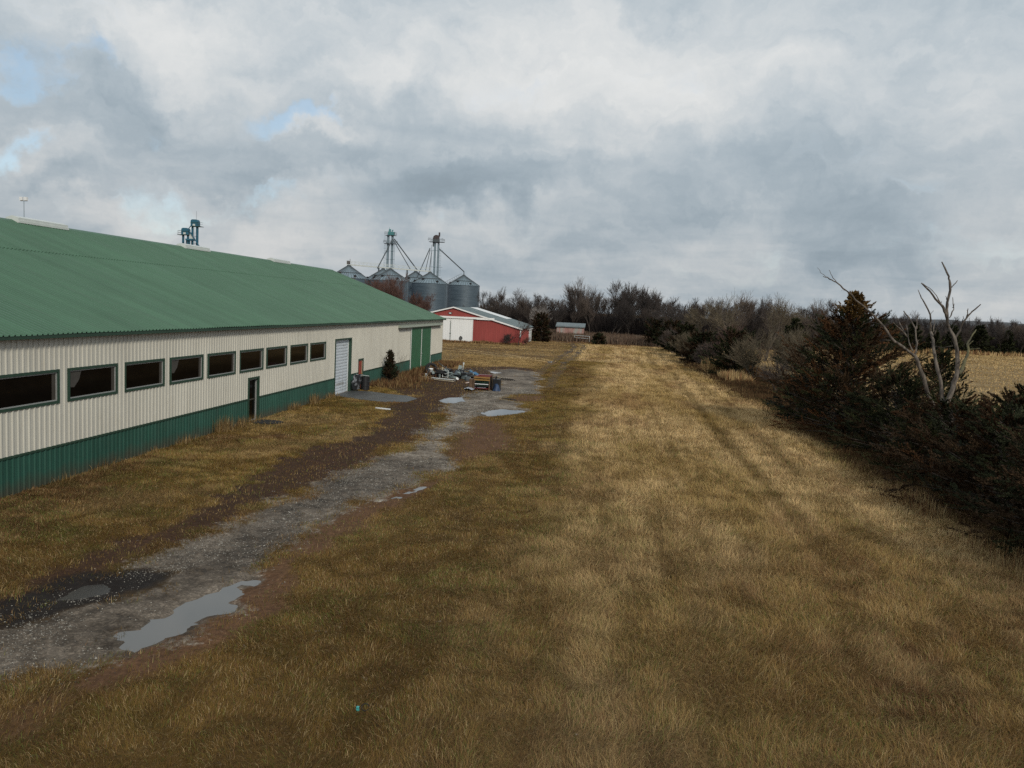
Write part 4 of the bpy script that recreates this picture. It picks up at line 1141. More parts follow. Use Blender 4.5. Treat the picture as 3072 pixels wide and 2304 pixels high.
def bare_tree(name, label, cat, loc, h, seed, spread=.62, kids=(8, 6, 5, 4), up=.14, minr=.018, rad=None, trunk='bark', twig='twig', group=None, stems=1, maxl=None, first=.62):
    r = random.Random(seed)
    t = thing(name, label, cat, loc, group)
    tr, cr = MB(), MB()
    L0 = Vector(loc)
    for s in range(stems):
        d = Vector((r.gauss(0, .10 if stems == 1 else .34), r.gauss(0, .10 if stems == 1 else .34), 1)).normalized()
        p = L0 + Vector((r.gauss(0, .12), r.gauss(0, .12), -0.1)) * (0 if stems == 1 else 1)
        grow(r, tr, cr, p, d, h * first * r.uniform(.85, 1.1), (rad or h * .017) / (stems ** .4), 0, maxl or len(kids), up, spread, kids, minr)
    tr.build('trunk', M[trunk], t); cr.build('crown', M[twig], t)
    return t


# ------------------------------------------------------------------ cedars and other foliage made of small sprays
def spray_mesh(name, prim, mat_, parent, seed, leaf=(.13, .035), per=26, spreadk=.10):
    """prim: rows of base(3) dir(3) length colour(3); every row becomes a feathery spray of small blades"""
    g = np.random.default_rng(seed)
    A = np.array(prim, float); n = len(A); og = np.array(ORIG[parent.name])
    B = np.repeat(A, per, 0); k = len(B)
    s = g.random(k) ** .75
    d = B[:, 3:6] / np.linalg.norm(B[:, 3:6], axis=1)[:, None]
    rnd = g.normal(size=(k, 3)); rnd -= d * (rnd * d).sum(1)[:, None]; rnd /= np.linalg.norm(rnd, axis=1)[:, None] + 1e-9
    wid = spreadk * B[:, 6] * (1.15 - s)
    P = B[:, :3] + d * (s * B[:, 6])[:, None] + rnd * (wid * g.random(k))[:, None]
    ld = d * .9 + rnd * g.uniform(.2, .65, k)[:, None] + np.array((0, 0, .10)); ld /= np.linalg.norm(ld, axis=1)[:, None]
    side = np.cross(ld, g.normal(size=(k, 3))); side /= np.linalg.norm(side, axis=1)[:, None] + 1e-9
    ln = leaf[0] * g.uniform(.6, 1.35, k); lw = leaf[1] * g.uniform(.7, 1.3, k)
    V = np.empty((k, 4, 3)); V[:, 0] = P; V[:, 1] = P + ld * (ln * .45)[:, None] + side * lw[:, None]; V[:, 2] = P + ld * ln[:, None]; V[:, 3] = P + ld * (ln * .45)[:, None] - side * lw[:, None]
    V -= og
    C = B[:, 7:10] * g.uniform(.7, 1.35, k)[:, None]
    C = np.repeat(C, 4, 0)
    o = np_mesh(name, V.reshape(-1, 3), np.full(k, 4), np.arange(4 * k), mat_, parent, colors=C)
    return o


GRN = np.array((0.044, 0.048, 0.020)); DGR = np.array((0.026, 0.030, 0.015)); RUS = np.array((0.125, 0.060, 0.026)); BRN = np.array((0.072, 0.045, 0.025)); BLG = np.array((0.028, 0.048, 0.034))


def cedar(name, label, loc, h, r, seed, pal, nprim=120, nsec=9, per=26, leaf=(.15, .04), prof=(.8, .16), cat='cedar', group=None, topcol=None, lift=.25, bottom=.02, z0=0.0, squash=1.0):
    g = random.Random(seed)
    t = thing(name, label, cat, loc, group)
    m = MB(); m.tube([Vector(loc) + Vector((0, 0, -.1)), Vector(loc) + Vector((g.gauss(0, .05), 0, h * .5)), Vector(loc) + Vector((0, 0, h * .96))], [h * .028, h * .017, h * .003], 6)
    rows = []
    for i in range(nprim):
        tt = bottom + (1 - bottom) * ((i + g.random()) / nprim) ** 1.05
        az = i * 2.399963 + g.gauss(0, .25)
        pr = max(.05, (1 - tt) ** prof[0] * (1 - prof[1] * (1 - min(1, tt * 5))))
        if topcol is not None: pr *= 1 - .62 * max(0, (tt - .66) / .34)
        lump = 1 + .16 * math.sin(az * 2 + seed) + .13 * math.sin(az * 3 + seed * 2 + tt * 5)
        Lp = r * pr * lump * g.uniform(.72, 1.12) + .12
        el = lift + .5 * tt + g.gauss(0, .13)
        d = Vector((math.cos(az) * math.cos(el), math.sin(az) * math.cos(el) * squash, math.sin(el)))
        b0 = Vector(loc) + Vector((0, 0, h * tt * (1 - .08 * pr)))
        c = pal[min(int(g.random() ** 1.0 * len(pal)), len(pal) - 1)]
        if topcol is not None and tt > .82: c = topcol
        droop = -.22 * g.random()
        m.tube([b0, b0 + d * (Lp * .75) + Vector((0, 0, droop * Lp * .3))], [.02 + .008 * Lp, .006], 3, False)
        ns = max(3, int(nsec * (.35 + .65 * Lp / r)))
        for j in range(ns):
            s = .22 + .78 * (j + g.random()) / ns
            q = b0 + d * (Lp * s) + Vector((0, 0, droop * Lp * s * s + .10 * Lp * s ** 3))
            dd = (d + Vector((g.gauss(0, .62), g.gauss(0, .62), g.gauss(.10, .42)))).normalized()
            ll = (.30 + .35 * Lp * .35) * g.uniform(.6, 1.15) * (1.1 - .35 * s)
            cc = c * g.uniform(.75, 1.25)
            rows.append((*q, *dd, ll, *cc))
        rows.append((*(b0 + d * Lp * .8), *d, Lp * .34 + .1, *c))
    rows.append((loc[0], loc[1], loc[2] + h * .9, 0, 0, 1, h * .1 + .1, *(topcol if topcol is not None else pal[0])))
    m.build('trunk', M['barkdark'], t)
    spray_mesh('crown', rows, M['leaf'], t, seed, leaf, per)
    return t


def on(xv, yv, dz=-0.03): return (xv, yv, zg(xv, yv) + dz)


# the big rusty cedar and the dark row in front of it
FL = (.074, .0135)
cedar('red_cedar', 'tallest rust-brown cedar with a pale pointed tip, left of the bleached dead tree', on(13.3, 45.5), 7.6, 4.6, 3, [RUS * .85, RUS * .6, BRN, BRN * .8, GRN, DGR, DGR, RUS * .45], 340, 14, 60, (.085, .017), (.74, .1), topcol=np.array((.14, .085, .03)))
cedar('red_cedar', 'low dark cedar with brown flecks in front of the tallest cedar', on(13.9, 39.8), 3.6, 3.0, 5, [DGR, GRN * .8, BRN * .7, BRN * .6, DGR], 140, 12, 74, FL, (.5, .0), lift=.10, bottom=0.0)
cedar('red_cedar', 'dark green cedar with spiky branches right behind the dead tree stems', on(16.4, 41.5), 4.9, 2.6, 6, [DGR, GRN, DGR, GRN, BRN], 130, 11, 74, FL, (.8, .2))
cedar('red_cedar', 'broad dark cedar hiding the foot of the dead tree', on(14.0, 33.8), 2.9, 2.9, 7, [DGR, BRN * .7, BRN * .5, GRN * .8, RUS * .33], 140, 12, 76, FL, (.42, .0), lift=.10, bottom=0.0)
cedar('red_cedar', 'reddish brown cedar right of the dead tree base', on(16.3, 33.8), 3.4, 2.6, 8, [BRN * .8, RUS * .35, BRN * .6, DGR, GRN], 130, 11, 74, FL, (.5, .2), lift=.15)
cedar('red_cedar', 'reddish dark cedar in the near right part of the row', on(13.6, 28.2), 3.1, 3.1, 9, [BRN * .6, RUS * .33, DGR, BRN * .6, DGR], 150, 12, 78, FL, (.42, .0), lift=.10, bottom=0.0)
cedar('red_cedar', 'dark cedar next to the nearest one at the right edge of the picture', on(13.3, 23.4), 3.4, 3.1, 10, [DGR, BRN * .7, DGR, GRN * .8, BRN * .7], 160, 13, 80, FL, (.42, .0), lift=.10, bottom=0.0)
cedar('red_cedar', 'nearest black-green cedar, lowest at the right edge of the picture', on(13.1, 18.6), 3.4, 3.1, 26, [DGR * .8, BRN * .6, DGR, DGR], 150, 12, 80, FL, (.42, .0), lift=.10, bottom=0.0)
cedar('red_cedar', 'blue green cedar with a pointed tip at the right picture edge', on(16.3, 29.3), 4.4, 2.2, 12, [BLG, BLG, BLG * .8, GRN], 120, 10, 76, FL, (.8, .2), topcol=BLG * 1.3)
cedar('red_cedar', 'bushy dark cedar behind the row, right of the dead tree', on(18.2, 36.5), 3.9, 2.4, 13, [DGR, DGR, GRN, BRN * .7], 110, 10, 64, FL, (.7, .2))
cedar('red_cedar', 'small blue-grey cedar bush at the left foot of the tallest cedar', on(12.3, 51.5), 2.6, 1.7, 14, [BLG * .9, DGR, BLG], 80, 9, 34, (.12, .026), (.6, .2), lift=.15, bottom=0.0)
# farther along the fence row
cedar('dark_cedar', 'dark rounded cedar bush with bare twigs above it, half way down the fence row', on(13.9, 88), 4.6, 2.6, 15, [DGR, BRN * .8, DGR, GRN], 120, 10, 40, (.16, .034), (.4, .2), group='dark cedars along the far fence row')
cedar('dark_cedar', 'low dark cedar where the grass narrows, nearest of the far bushes', on(12.6, 106), 3.6, 2.8, 16, [DGR, BRN * .7, BRN * .5, DGR], 110, 10, 40, (.18, .038), (.36, .2), group='dark cedars along the far fence row')
cedar('dark_cedar', 'dark cedar bush second along from where the grass narrows', on(12.2, 123), 4.4, 3.0, 17, [DGR, GRN * .7, BRN * .6], 110, 10, 40, (.19, .04), (.36, .2), group='dark cedars along the far fence row')
cedar('dark_cedar', 'dark cedar bush in the corner where field and wood meet', on(11.6, 141), 4.6, 3.3, 18, [DGR, BRN * .7, BRN * .5, DGR], 110, 10, 40, (.2, .042), (.36, .2), group='dark cedars along the far fence row')
cedar('dark_cedar', 'dark cedar bush deepest in the field corner below the bare wood', on(10.8, 160), 4.8, 3.6, 19, [DGR, BRN * .7, BRN * .5, DGR], 110, 10, 40, (.2, .045), (.36, .2), group='dark cedars along the far fence row')
cedar('dark_cedar', 'tall dark cedar behind the tan bare bushes', on(23.5, 104), 6.2, 2.4, 20, [DGR, DGR, GRN * .7], 80, 8, 20, (.28, .075), (.75, .2))
cedar('dark_cedar', 'pointed dark cedar at the far field edge behind the dead tree', on(43, 150), 7.5, 2.8, 22, [DGR, DGR], 70, 8, 20, (.35, .09), (.9, .2))
cedar('barn_cedar', 'dark brown columnar cedar at the right end of the red barn', on(-12.1, 156), 5.2, 2.0, 23, [BRN * .9, BRN * .6, BRN * .75, DGR, RUS * .3], 150, 10, 40, (.16, .034), (.2, .1), cat='cedar', lift=.0, bottom=0.0)
cedar('round_cedar', 'small round dark cedar alone in the brown weeds beside the white gate', on(-0.9, 154.5), 1.9, 1.5, 24, [DGR, BRN * .8, DGR], 60, 8, 20, (.2, .05), (.5, .2))
cedar('wall_juniper', 'slim dark juniper growing against the green wainscot', on(-16.1, 60.4), 2.2, .62, 25, [DGR, BRN * .6, DGR, BRN * .5], 80, 6, 36, (.085, .017), (.6, .1), cat='juniper', lift=.8)

# bare shrubs
bare_tree('bare_sapling', 'thin bare sapling beside the dark juniper at the cream wall', 'sapling', on(-16.0, 62.4), 2.6, 31, .55, (5, 3, 2), .2, .006, .022, 'bark', 'twigtan')
bare_tree('bare_tree', 'small bare tree at the right front corner of the red barn', 'tree', on(-14.0, 133.6), 4.9, 33, .6, (7, 6, 4), .18, .014, .09, 'barkdark', 'twig')
bare_tree('bare_bush', 'dense brown bush at the foot of the red barn corner', 'bush', on(-15.3, 133.8), 1.9, 34, .7, (7, 6, 4), .1, .012, .05, 'barkdark', 'twigdark', stems=5)
bare_tree('bare_bush', 'thin reddish bush by the barn side door', 'bush', on(-13.0, 137.5), 1.8, 36, .7, (6, 5, 4), .1, .012, .05, 'bark', 'twigred', stems=4)
bare_tree('pale_tree', 'pale silvery bare tree in front of the dark wood, right of the barn cedar', 'tree', on(-13.7, 181), 7.0, 35, .62, (8, 7, 6, 4), .16, .022, .12, 'paletree', 'twigpale')
for i, (xv, yv, h, lab) in enumerate([(-45.2, 150, 9.5, 'leftmost reddish bare tree above the green rake'), (-42.3, 152, 10.1, 'tallest reddish bare tree in front of the bins'), (-39.6, 149, 9.2, 'reddish bare tree third along the green rake'),
                                      (-37.0, 153, 7.9, 'reddish brown bare tree in front of the wide bin'), (-34.8, 150, 6.2, 'lowest reddish bare tree near the barn gable')]):
    bare_tree('reddish_tree', lab, 'tree', (xv, yv, 0), h, 40 + i, .5, (8, 7, 6, 3), .28, .020, .10, 'barkdark', 'twigred', 'reddish bare trees before the bins', stems=2)
for i, (xv, yv, h) in enumerate([(-36.5, 205, 5.8), (-34.0, 208, 5.4), (-31.5, 204, 5.0)]):
    bare_tree('bare_tree', ['bare twiggy tree behind the barn ridge, left of three', 'bare twiggy tree behind the barn ridge, middle of three', 'bare twiggy tree behind the barn ridge, right of three'][i], 'tree', (xv, yv, 0), h, 50 + i, .5, (8, 7, 5), .25, .025, .09, 'barkdark', 'twigdark', stems=2)
fr = [(14.6, 88, 5.5, 'reddish bare bush growing through the dark rounded cedar', 'twigred', 4), (15.4, 84, 4.9, 'olive bare bush right of the dark rounded cedar', 'twigtan', 5),
      (16.6, 80, 5.6, 'tallest tan bare bush left of the rusty cedar', 'twigtan', 4), (18.3, 77, 5.0, 'wide tan bare bush close to the rusty cedar', 'twigtan', 5), (20.4, 83, 5.0, 'tan bare bush behind the rusty cedar', 'twigtan', 5),
      (14.9, 71, 2.6, 'low grey bare bush at the edge of the grass', 'twig', 6), (15.6, 66, 2.4, 'low twiggy bush beside the blue-grey cedar', 'twigtan', 6), (17.6, 64, 3.3, 'grey bare bush at the shoulder of the rusty cedar', 'twig', 6)]
for i, (xv, yv, h, lab, tw, st) in enumerate(fr):
    bare_tree('bare_bush', lab, 'bush', on(xv, yv), h, 60 + i, .5, (7, 6, 5), .2, .011, .07, 'bark', tw, stems=st)
for i, (xv, yv, h, lab) in enumerate([(12.2, 98, 3.2, 'rounded leafless grey-brown bush at the mouth of the dark fence row'), (11.4, 115, 3.6, 'leafless bush growing into the dark cedars of the fence row'), (11.2, 133, 3.9, 'leafless bush deepest among the dark fence row cedars')]):
    bare_tree('bare_bush', lab, 'bush', on(xv, yv), h, 110 + i, .55, (8, 7, 6), .15, .014, .07, 'bark', ['twig', 'twigtan', 'twig'][i], stems=7)
fr2 = [(15.5, 132, 9.4, 'brown spreading bare tree over the far cedars', 'twigtan'), (19.5, 128, 10.2, 'tall light-limbed bare tree right of the field corner', 'twigtan'), (24.5, 126, 10.2, 'broad light-limbed bare tree at the right end of the fence row', 'twigtan'),
       (22.0, 140, 10.6, 'bare tree with many upright limbs between the two broad ones', 'twig'), (29.5, 138, 9.0, 'rounded bare tree sloping down towards the right field', 'twig'), (14.0, 150, 9.6, 'dark bare tree in the field corner', 'twigdark'), (33.0, 150, 8.4, 'low rounded bare tree left of the rusty cedar top', 'twig')]
for i, (xv, yv, h, lab, tw) in enumerate(fr2):
    bare_tree('bare_tree', lab, 'tree', (xv, yv, 0), h, 80 + i, .62, (8, 7, 5, 3), .2, .018, .20, 'bark', tw, first=.55)

# ------------------------------------------------------------------ the wood: individual bare trees
def wood_front(xv):
    return float(np.interp(xv, [-70, -40, -20, -10, -2, 5, 12, 25, 38, 60, 90, 130, 160], [270, 245, 222, 205, 199, 196, 186, 172, 170, 188, 216, 222, 225]))


protos = []
for i in range(9):
    r = random.Random(200 + i)
    kinds = [(.42, (8, 6, 6, 4), .30, 1), (.56, (8, 7, 5, 4), .18, 1), (.36, (7, 6, 6, 4), .36, 2)][i % 3]
    t = bare_tree('wood_tree', 'bare tree', 'tree', (0, 0, 0), 10.5, 300 + i, kinds[0], kinds[1], kinds[2], .024, .15, ['barkdark', 'bark', 'barkdark'][i % 3], ['twigdark', 'twig', 'twigdark'][(i + i // 3) % 3], 'bare trees of the wood', stems=kinds[3], first=.68)
    protos.append(t)
r = random.Random(5); spots = []
for row, (dy, sp, hh) in enumerate(((0, 4.6, .85), (8, 4.6, 1.0), (18, 5.0, 1.08), (32, 5.5, 1.15))):
    xv = -36.5
    while xv < 128:
        lim = 1.0
        spots.append((xv + r.uniform(-1.3, 1.3), wood_front(xv) + dy + r.uniform(-2.5, 2.5), hh, row))
        xv += sp * r.uniform(.75, 1.25) * (1 if xv < 70 else 1.1)
prof = [(-52, 9.5), (-28, 9.6), (-12, 9.5), (-6, 11.5), (0, 12.2), (6, 11.0), (14, 11.5), (22, 10.6), (32, 10.4), (45, 8.8), (60, 7.9), (90, 8.3), (130, 8.8)]
used = set()
for n, (xv, yv, hh, row) in enumerate(spots):
    k = r.randrange(9)
    t = protos[k] if k not in used else copy_tree(protos[k]); used.add(k)
    t.location = (xv, yv, 0); t.rotation_euler = (0, 0, r.uniform(0, 2 * PI))
    s = float(np.interp(xv, [p[0] for p in prof], [p[1] for p in prof])) / 12.6 * hh * r.uniform(.78, 1.12)
    if row == 3 and r.random() < .12 and -5 < xv < 36: s *= 1.22
    t.scale = (s * r.uniform(.9, 1.15), s * r.uniform(.9, 1.15), s)
    zone = 'behind the red barn' if xv < -16 else ('behind the faded shed' if xv < -3 else ('at the head of the tan field' if xv < 14 else ('beyond the fence row' if xv < 36 else 'beyond the right-hand field')))
    t['label'] = ['front rank bare tree of the dark wood ', 'second rank bare tree of the dark wood ', 'bare tree inside the dark wood ', 'back rank bare tree showing above the dark wood '][row] + zone
# evergreens mixed into the far right wood
r = random.Random(9); proto = None
for n, (xv, yv, h) in enumerate([(50, 176, 6.5), (57, 184, 5.2), (64, 190, 6.2), (71, 197, 6.8), (78, 203, 5.6), (85, 210, 6.6), (93, 214, 6.9), (101, 217, 6.0), (108, 219, 7.0), (46, 171, 5.0)]):
    if proto is None:
        proto = cedar('far_cedar', 'x', (0, 0, 0), 6.5, 2.6, 91, [DGR * 1.2, DGR, GRN * .9], 70, 7, 18, (.42, .11), (.7, .2), group='dark cedars in the far right wood'); t = proto
    else: t = copy_tree(proto)
    t.location = (xv, yv, 0); s = h / 6.5; t.scale = (s * r.uniform(.9, 1.3), s * r.uniform(.9, 1.3), s); t.rotation_euler = (0, 0, r.uniform(0, 6))
    t['label'] = 'dark cedar among the bare trees beyond the right-hand field'

# tangled undergrowth inside the wood: one mass of sticks
def sticks(name, px, py, h, wid, col, seed, lean=.25, mat_=None, z=None, seg=1):
    g = np.random.default_rng(seed); n = len(px)
    pz = np.zeros(n) if z is None else z
    az = g.uniform(0, 2 * PI, n); le = g.normal(0, lean, n)
    d = np.stack([np.cos(az) * np.sin(le), np.sin(az) * np.sin(le), np.cos(le)], 1)
    fa = g.uniform(0, PI, n); side = np.stack([np.cos(fa), np.sin(fa), np.zeros(n)], 1)
    b = np.stack([px, py, pz - .03], 1); bend = np.stack([np.cos(az), np.sin(az), -.15 * np.ones(n)], 1) * (h * np.abs(le) * .5)[:, None]
    mid = b + d * (h * .55)[:, None]; tip = b + d * h[:, None] + bend
    V = np.empty((n, 5, 3)); V[:, 0] = b - side * wid[:, None]; V[:, 1] = b + side * wid[:, None]
    V[:, 2] = mid + side * (wid * .75)[:, None]; V[:, 3] = mid - side * (wid * .75)[:, None]; V[:, 4] = tip
    base = (np.arange(n) * 5)[:, None]
    idx = np.concatenate([base + np.array([0, 1, 2, 3]), base + np.array([3, 2, 4])], 1).ravel()
    fl = np.tile([4, 3], n)
    C = np.repeat(np.asarray(col), 5, 0)
    return np_mesh(name, V.reshape(-1, 3), fl, idx, mat_ or M['blade'], colors=C)


g = np.random.default_rng(77)
n = 62000
ux = g.uniform(-38, 125, n); wf = np.interp(ux, [-70, -40, -20, -10, -2, 5, 12, 25, 38, 60, 90, 130], [270, 245, 222, 205, 199, 196, 186, 172, 170, 188, 216, 222])
uy = wf + 2 + g.uniform(0, 36, n)
hs_ = g.uniform(1.2, 8.2, n) * np.interp(ux, [36, 50], [1, .85])
cc = np.array((.034, .027, .025)) * g.uniform(.6, 1.5, n)[:, None]
tag(sticks('undergrowth', ux, uy, hs_, np.full(n, .045), cc, 5, .35), kind='stuff')

# far wooded hill on the right
hx = np.linspace(-40, 900, 190); hy = np.linspace(620, 1250, 26)
HX, HY = np.meshgrid(hx, hy); a_ = HX.ravel(); b_ = HY.ravel()
ridge = np.interp(a_, [-40, 120, 215, 290, 340, 380, 430, 520, 700, 900], [0, 1.0, 8, 13, 15.0, 15.2, 14, 12, 10, 6])
hz = ridge * ss(620, 880, b_) * ss(1250, 950, b_) + (fbm(a_, b_, 14, 3, 3) - .4) * 3.0 * ss(620, 700, b_)
ii = np.arange(189)[None, :] + np.arange(25)[:, None] * 190
Q = np.stack([ii, ii + 1, ii + 191, ii + 190], -1).reshape(-1, 4)
tag(np_mesh('hill', np.stack([a_, b_, hz - .5], 1), np.full(len(Q), 4), Q.ravel(), M['hill']), kind='structure')

# ------------------------------------------------------------------ dead tree
dt = thing('dead_tree', 'bleached leafless dead tree with broken branches rising out of the dark cedars', 'dead tree', on(14.35, 36.2))
CAMP = Vector((0, 0, 6.1))


def dpt(px, py, Y):
    """point of the trunk drawing, given where it was sighted and how far off it stands"""
    xv = (2300 + px / 2.865) * 2212 / 3072 - 1106; yv = (740 + py / 2.865) * 2212 / 3072 - 829.5
    d = cf_ + cr_ * (xv / 1750) - cu_ * (yv / 1750); t = Y / d.y
    return CAMP + d * t


LIMB = [  # stem, (points), start width, end width (in sighting units), depth at start, depth at end
    ('stem', [(1495, 1640), (1480, 1520), (1455, 1420), (1400, 1310), (1345, 1120), (1310, 1020), (1270, 930)], 52, 34, 36.0, 35.2),
    ('stem', [(1500, 1640), (1525, 1480), (1540, 1380), (1600, 1220), (1640, 1080), (1642, 950), (1615, 800), (1560, 690)], 60, 36, 36.0, 36.6),
    ('stem', [(1500, 1560), (1512, 1330), (1500, 1200), (1470, 1050), (1440, 930), (1430, 800), (1410, 725)], 48, 30, 36.2, 37.6),
    ('branch', [(1272, 940), (1200, 880), (1095, 812), (1000, 680), (900, 570), (800, 490), (690, 378), (600, 310), (540, 275), (485, 256)], 32, 7, 35.2, 33.6),
    ('branch', [(600, 312), (560, 250), (535, 200)], 8, 4, 33.9, 33.8), ('branch', [(545, 278), (500, 250), (462, 222), (435, 180)], 7, 3, 33.6, 33.5),
    ('branch', [(1000, 682), (930, 652), (850, 655)], 9, 4, 34.6, 34.9),
    ('branch', [(1275, 935), (1290, 830), (1277, 705), (1232, 622), (1178, 552)], 26, 12, 35.2, 35.8), ('branch', [(1284, 705), (1290, 640), (1300, 592)], 15, 9, 35.6, 36.0),
    ('branch', [(1256, 905), (1228, 832), (1212, 745), (1200, 670)], 14, 6, 35.2, 36.2), ('branch', [(1205, 775), (1145, 705), (1085, 648)], 15, 8, 35.8, 35.2), ('branch', [(1200, 765), (1152, 662), (1108, 588)], 14, 6, 35.8, 36.6),
    ('branch', [(1410, 728), (1406, 660), (1411, 585), (1342, 452), (1312, 408), (1300, 370)], 24, 5, 37.6, 37.0), ('branch', [(1411, 588), (1424, 565), (1432, 545)], 6, 3, 37.3, 37.3),
    ('branch', [(1432, 765), (1460, 702), (1495, 675), (1532, 650)], 16, 9, 37.4, 36.7), ('branch', [(1436, 735), (1440, 680), (1447, 625)], 14, 4, 37.5, 37.9),
    ('branch', [(1616, 805), (1640, 760), (1690, 652), (1735, 585), (1790, 540), (1840, 495)], 26, 11, 36.6, 36.2), ('branch', [(1718, 605), (1724, 570), (1731, 532)], 15, 8, 36.4, 36.5), ('branch', [(1690, 652), (1688, 595)], 8, 5, 36.5, 36.5),
    ('branch', [(1560, 692), (1545, 605), (1520, 532), (1480, 480), (1400, 382), (1330, 313)], 38, 14, 36.6, 35.9), ('branch', [(1512, 515), (1470, 440), (1420, 375), (1345, 318)], 12, 6, 36.5, 36.1), ('branch', [(1502, 500), (1498, 468)], 8, 4, 36.5, 36.4),
    ('branch', [(1556, 660), (1550, 540), (1552, 480), (1580, 370), (1570, 290), (1555, 235), (1530, 180), (1505, 130)], 34, 13, 36.6, 37.2), ('branch', [(1588, 352), (1615, 320), (1640, 290)], 12, 7, 36.9, 36.8), ('branch', [(1550, 455), (1538, 425)], 9, 5, 36.8, 36.7),
    ('branch', [(1572, 610), (1604, 535), (1600, 490), (1598, 435)], 14, 6, 36.7, 37.4), ('branch', [(1602, 525), (1613, 490)], 8, 5, 37.1, 37.1),
    ('stub', [(1345, 1120), (1318, 1090), (1305, 1072)], 9, 4, 35.8, 35.5), ('stub', [(1640, 1000), (1668, 975), (1678, 950)], 10, 5, 36.3, 36.0), ('stub', [(1430, 840), (1405, 815)], 8, 4, 37.4, 37.2), ('stub', [(1095, 812), (1060, 806), (1005, 800)], 7, 3, 34.9, 34.7), ('stub', [(900, 570), (905, 530), (890, 505)], 5, 2, 34.4, 34.4), ('stub', [(690, 378), (660, 372), (640, 380)], 4, 2, 33.9, 33.9), ('stub', [(1290, 830), (1310, 800)], 8, 4, 35.4, 35.4), ('stub', [(1575, 720), (1600, 700), (1618, 668)], 8, 3, 36.6, 36.9),
    ('branch', [(1450, 858), (1480, 864), (1530, 862), (1600, 852)], 5, 7, 37.5, 36.7),
    ('mossy_branch', [(1652, 1090), (1678, 1060), (1700, 985), (1732, 905), (1724, 835), (1758, 772), (1800, 714)], 42, 12, 36.4, 37.8), ('mossy_branch', [(1668, 1085), (1690, 1040), (1715, 940)], 20, 26, 36.6, 37.2), ('mossy_branch', [(1735, 890), (1780, 876), (1835, 876)], 14, 6, 37.2, 37.0), ('mossy_branch', [(1728, 850), (1750, 830), (1775, 805)], 18, 5, 37.4, 37.5)]
r = random.Random(4)
for kind, pts, w0, w1, ya, yb in LIMB:
    P = []; k = len(pts)
    for i, q in enumerate(pts):
        t = i / (k - 1); P.append(dpt(q[0], q[1], ya + (yb - ya) * t))
    # resample with slight crookedness and knots
    P2 = []; R2 = []
    for i in range(k - 1):
        for s in range(3):
            t = s / 3; a_ = P[i].lerp(P[i + 1], t)
            w = w0 + (w1 - w0) * ((i + t) / (k - 1))
            P2.append(a_ + Vector((r.gauss(0, .012), r.gauss(0, .02), r.gauss(0, .012)))); R2.append(w * .5 * .0039 * (1 + r.gauss(0, .10)) * ya / 36)
    P2.append(P[-1]); R2.append(w1 * .5 * .0036)
    m = MB(); m.tube(P2, R2, 7, True)
    m.build(kind, M['mossy'] if kind == 'mossy_branch' else M['deadwood'], dt, True)
m = MB(); b0 = Vector(on(14.35, 36.2)); m.tube([b0 + Vector((0, 0, -.2)), b0 + Vector((0, 0, .6)), dpt(1497, 1600, 36.05)], [.27, .21, .19], 8); m.build('trunk', M['deadwood'], dt, True)

# ------------------------------------------------------------------ things lying about
def add(name, label, cat, mb, mt, parent=None, group=None, smooth=False):
    o = mb.build(name, mt, parent, smooth)
    if not parent: tag(o, label, cat, group)
    return o


# drum, shiny sheet and board beside the overhead door
dx, dy = -16.15, 54.15
t = thing('steel_drum', 'black drum standing on the pad edge in front of the narrow red door', 'drum', (dx, dy, 0))
m = MB(); m.lathe([(.30, 0.0), (.30, .28), (.315, .30), (.30, .32), (.30, .58), (.315, .60), (.30, .62), (.30, .9), (.31, .91), (.31, .93), (.27, .93), (.27, .90), (0.02, .90)], 24, (dx, dy, 0.02)); m.build('body', M['black'], t, False)
m = MB(); m.lathe([(.05, .90), (.05, .925), (.01, .925)], 10, (dx + .12, dy - .1, 0.02)); m.build('bung', M['galvdark'], t)
m = MB(); n = 9
for i in range(n):                                            # curved sheet with a rounded lower corner
    pass
vs = []; fs = []
for i in range(13):
    for j in range(9):
        u = i / 12; v = j / 8
        lo = .10 + .55 * max(0, (.35 - u) / .35) ** 2
        zz = lo + (1.12 - lo + .05 * u) * v
        vs.append((-16.62 + .30 * u + .12 * v + .05 * math.sin(v * 3), 52.55 + .85 * u, zz + .03))
for i in range(12):
    for j in range(8):
        fs.append((i * 9 + j, (i + 1) * 9 + j, (i + 1) * 9 + j + 1, i * 9 + j + 1))
m.add(vs, fs)
o = add('plastic_sheet', 'shiny black sheet with a rounded corner leaning on the drum', 'sheet', m, M['glossy'])
sm = o.modifiers.new('thickness', 'SOLIDIFY'); sm.thickness = .012
m = MB(); m.beam((-16.5, 53.3, 1.16), (-16.05, 54.55, 0.965), .10, .025); add('white_board', 'short white board laid across the top of the black drum', 'board', m, M['white'])
# board in the grass and mat by the door
m = MB(); m.prism([(-12.76, 44.98), (-12.72, 44.83), (-12.45, 44.72), (-11.84, 44.56), (-11.80, 44.70), (-12.3, 44.86)], 2, zg(-12.3, 44.8) + .03, zg(-12.3, 44.8) + .09)
add('white_board', 'white bent board lying alone in the grass in front of the pad', 'board', m, M['white'])
m = MB(); m.prism([(-16.1 + .78 * math.cos(a_) * (1 + .12 * math.sin(3 * a_)), 37.55 + .62 * math.sin(a_)) for a_ in np.linspace(0, 2 * PI, 17)[:-1]], 2, -.02, .06)
add('door_mat', 'black worn mat on the ground before the glazed door', 'mat', m, M['rubber'])
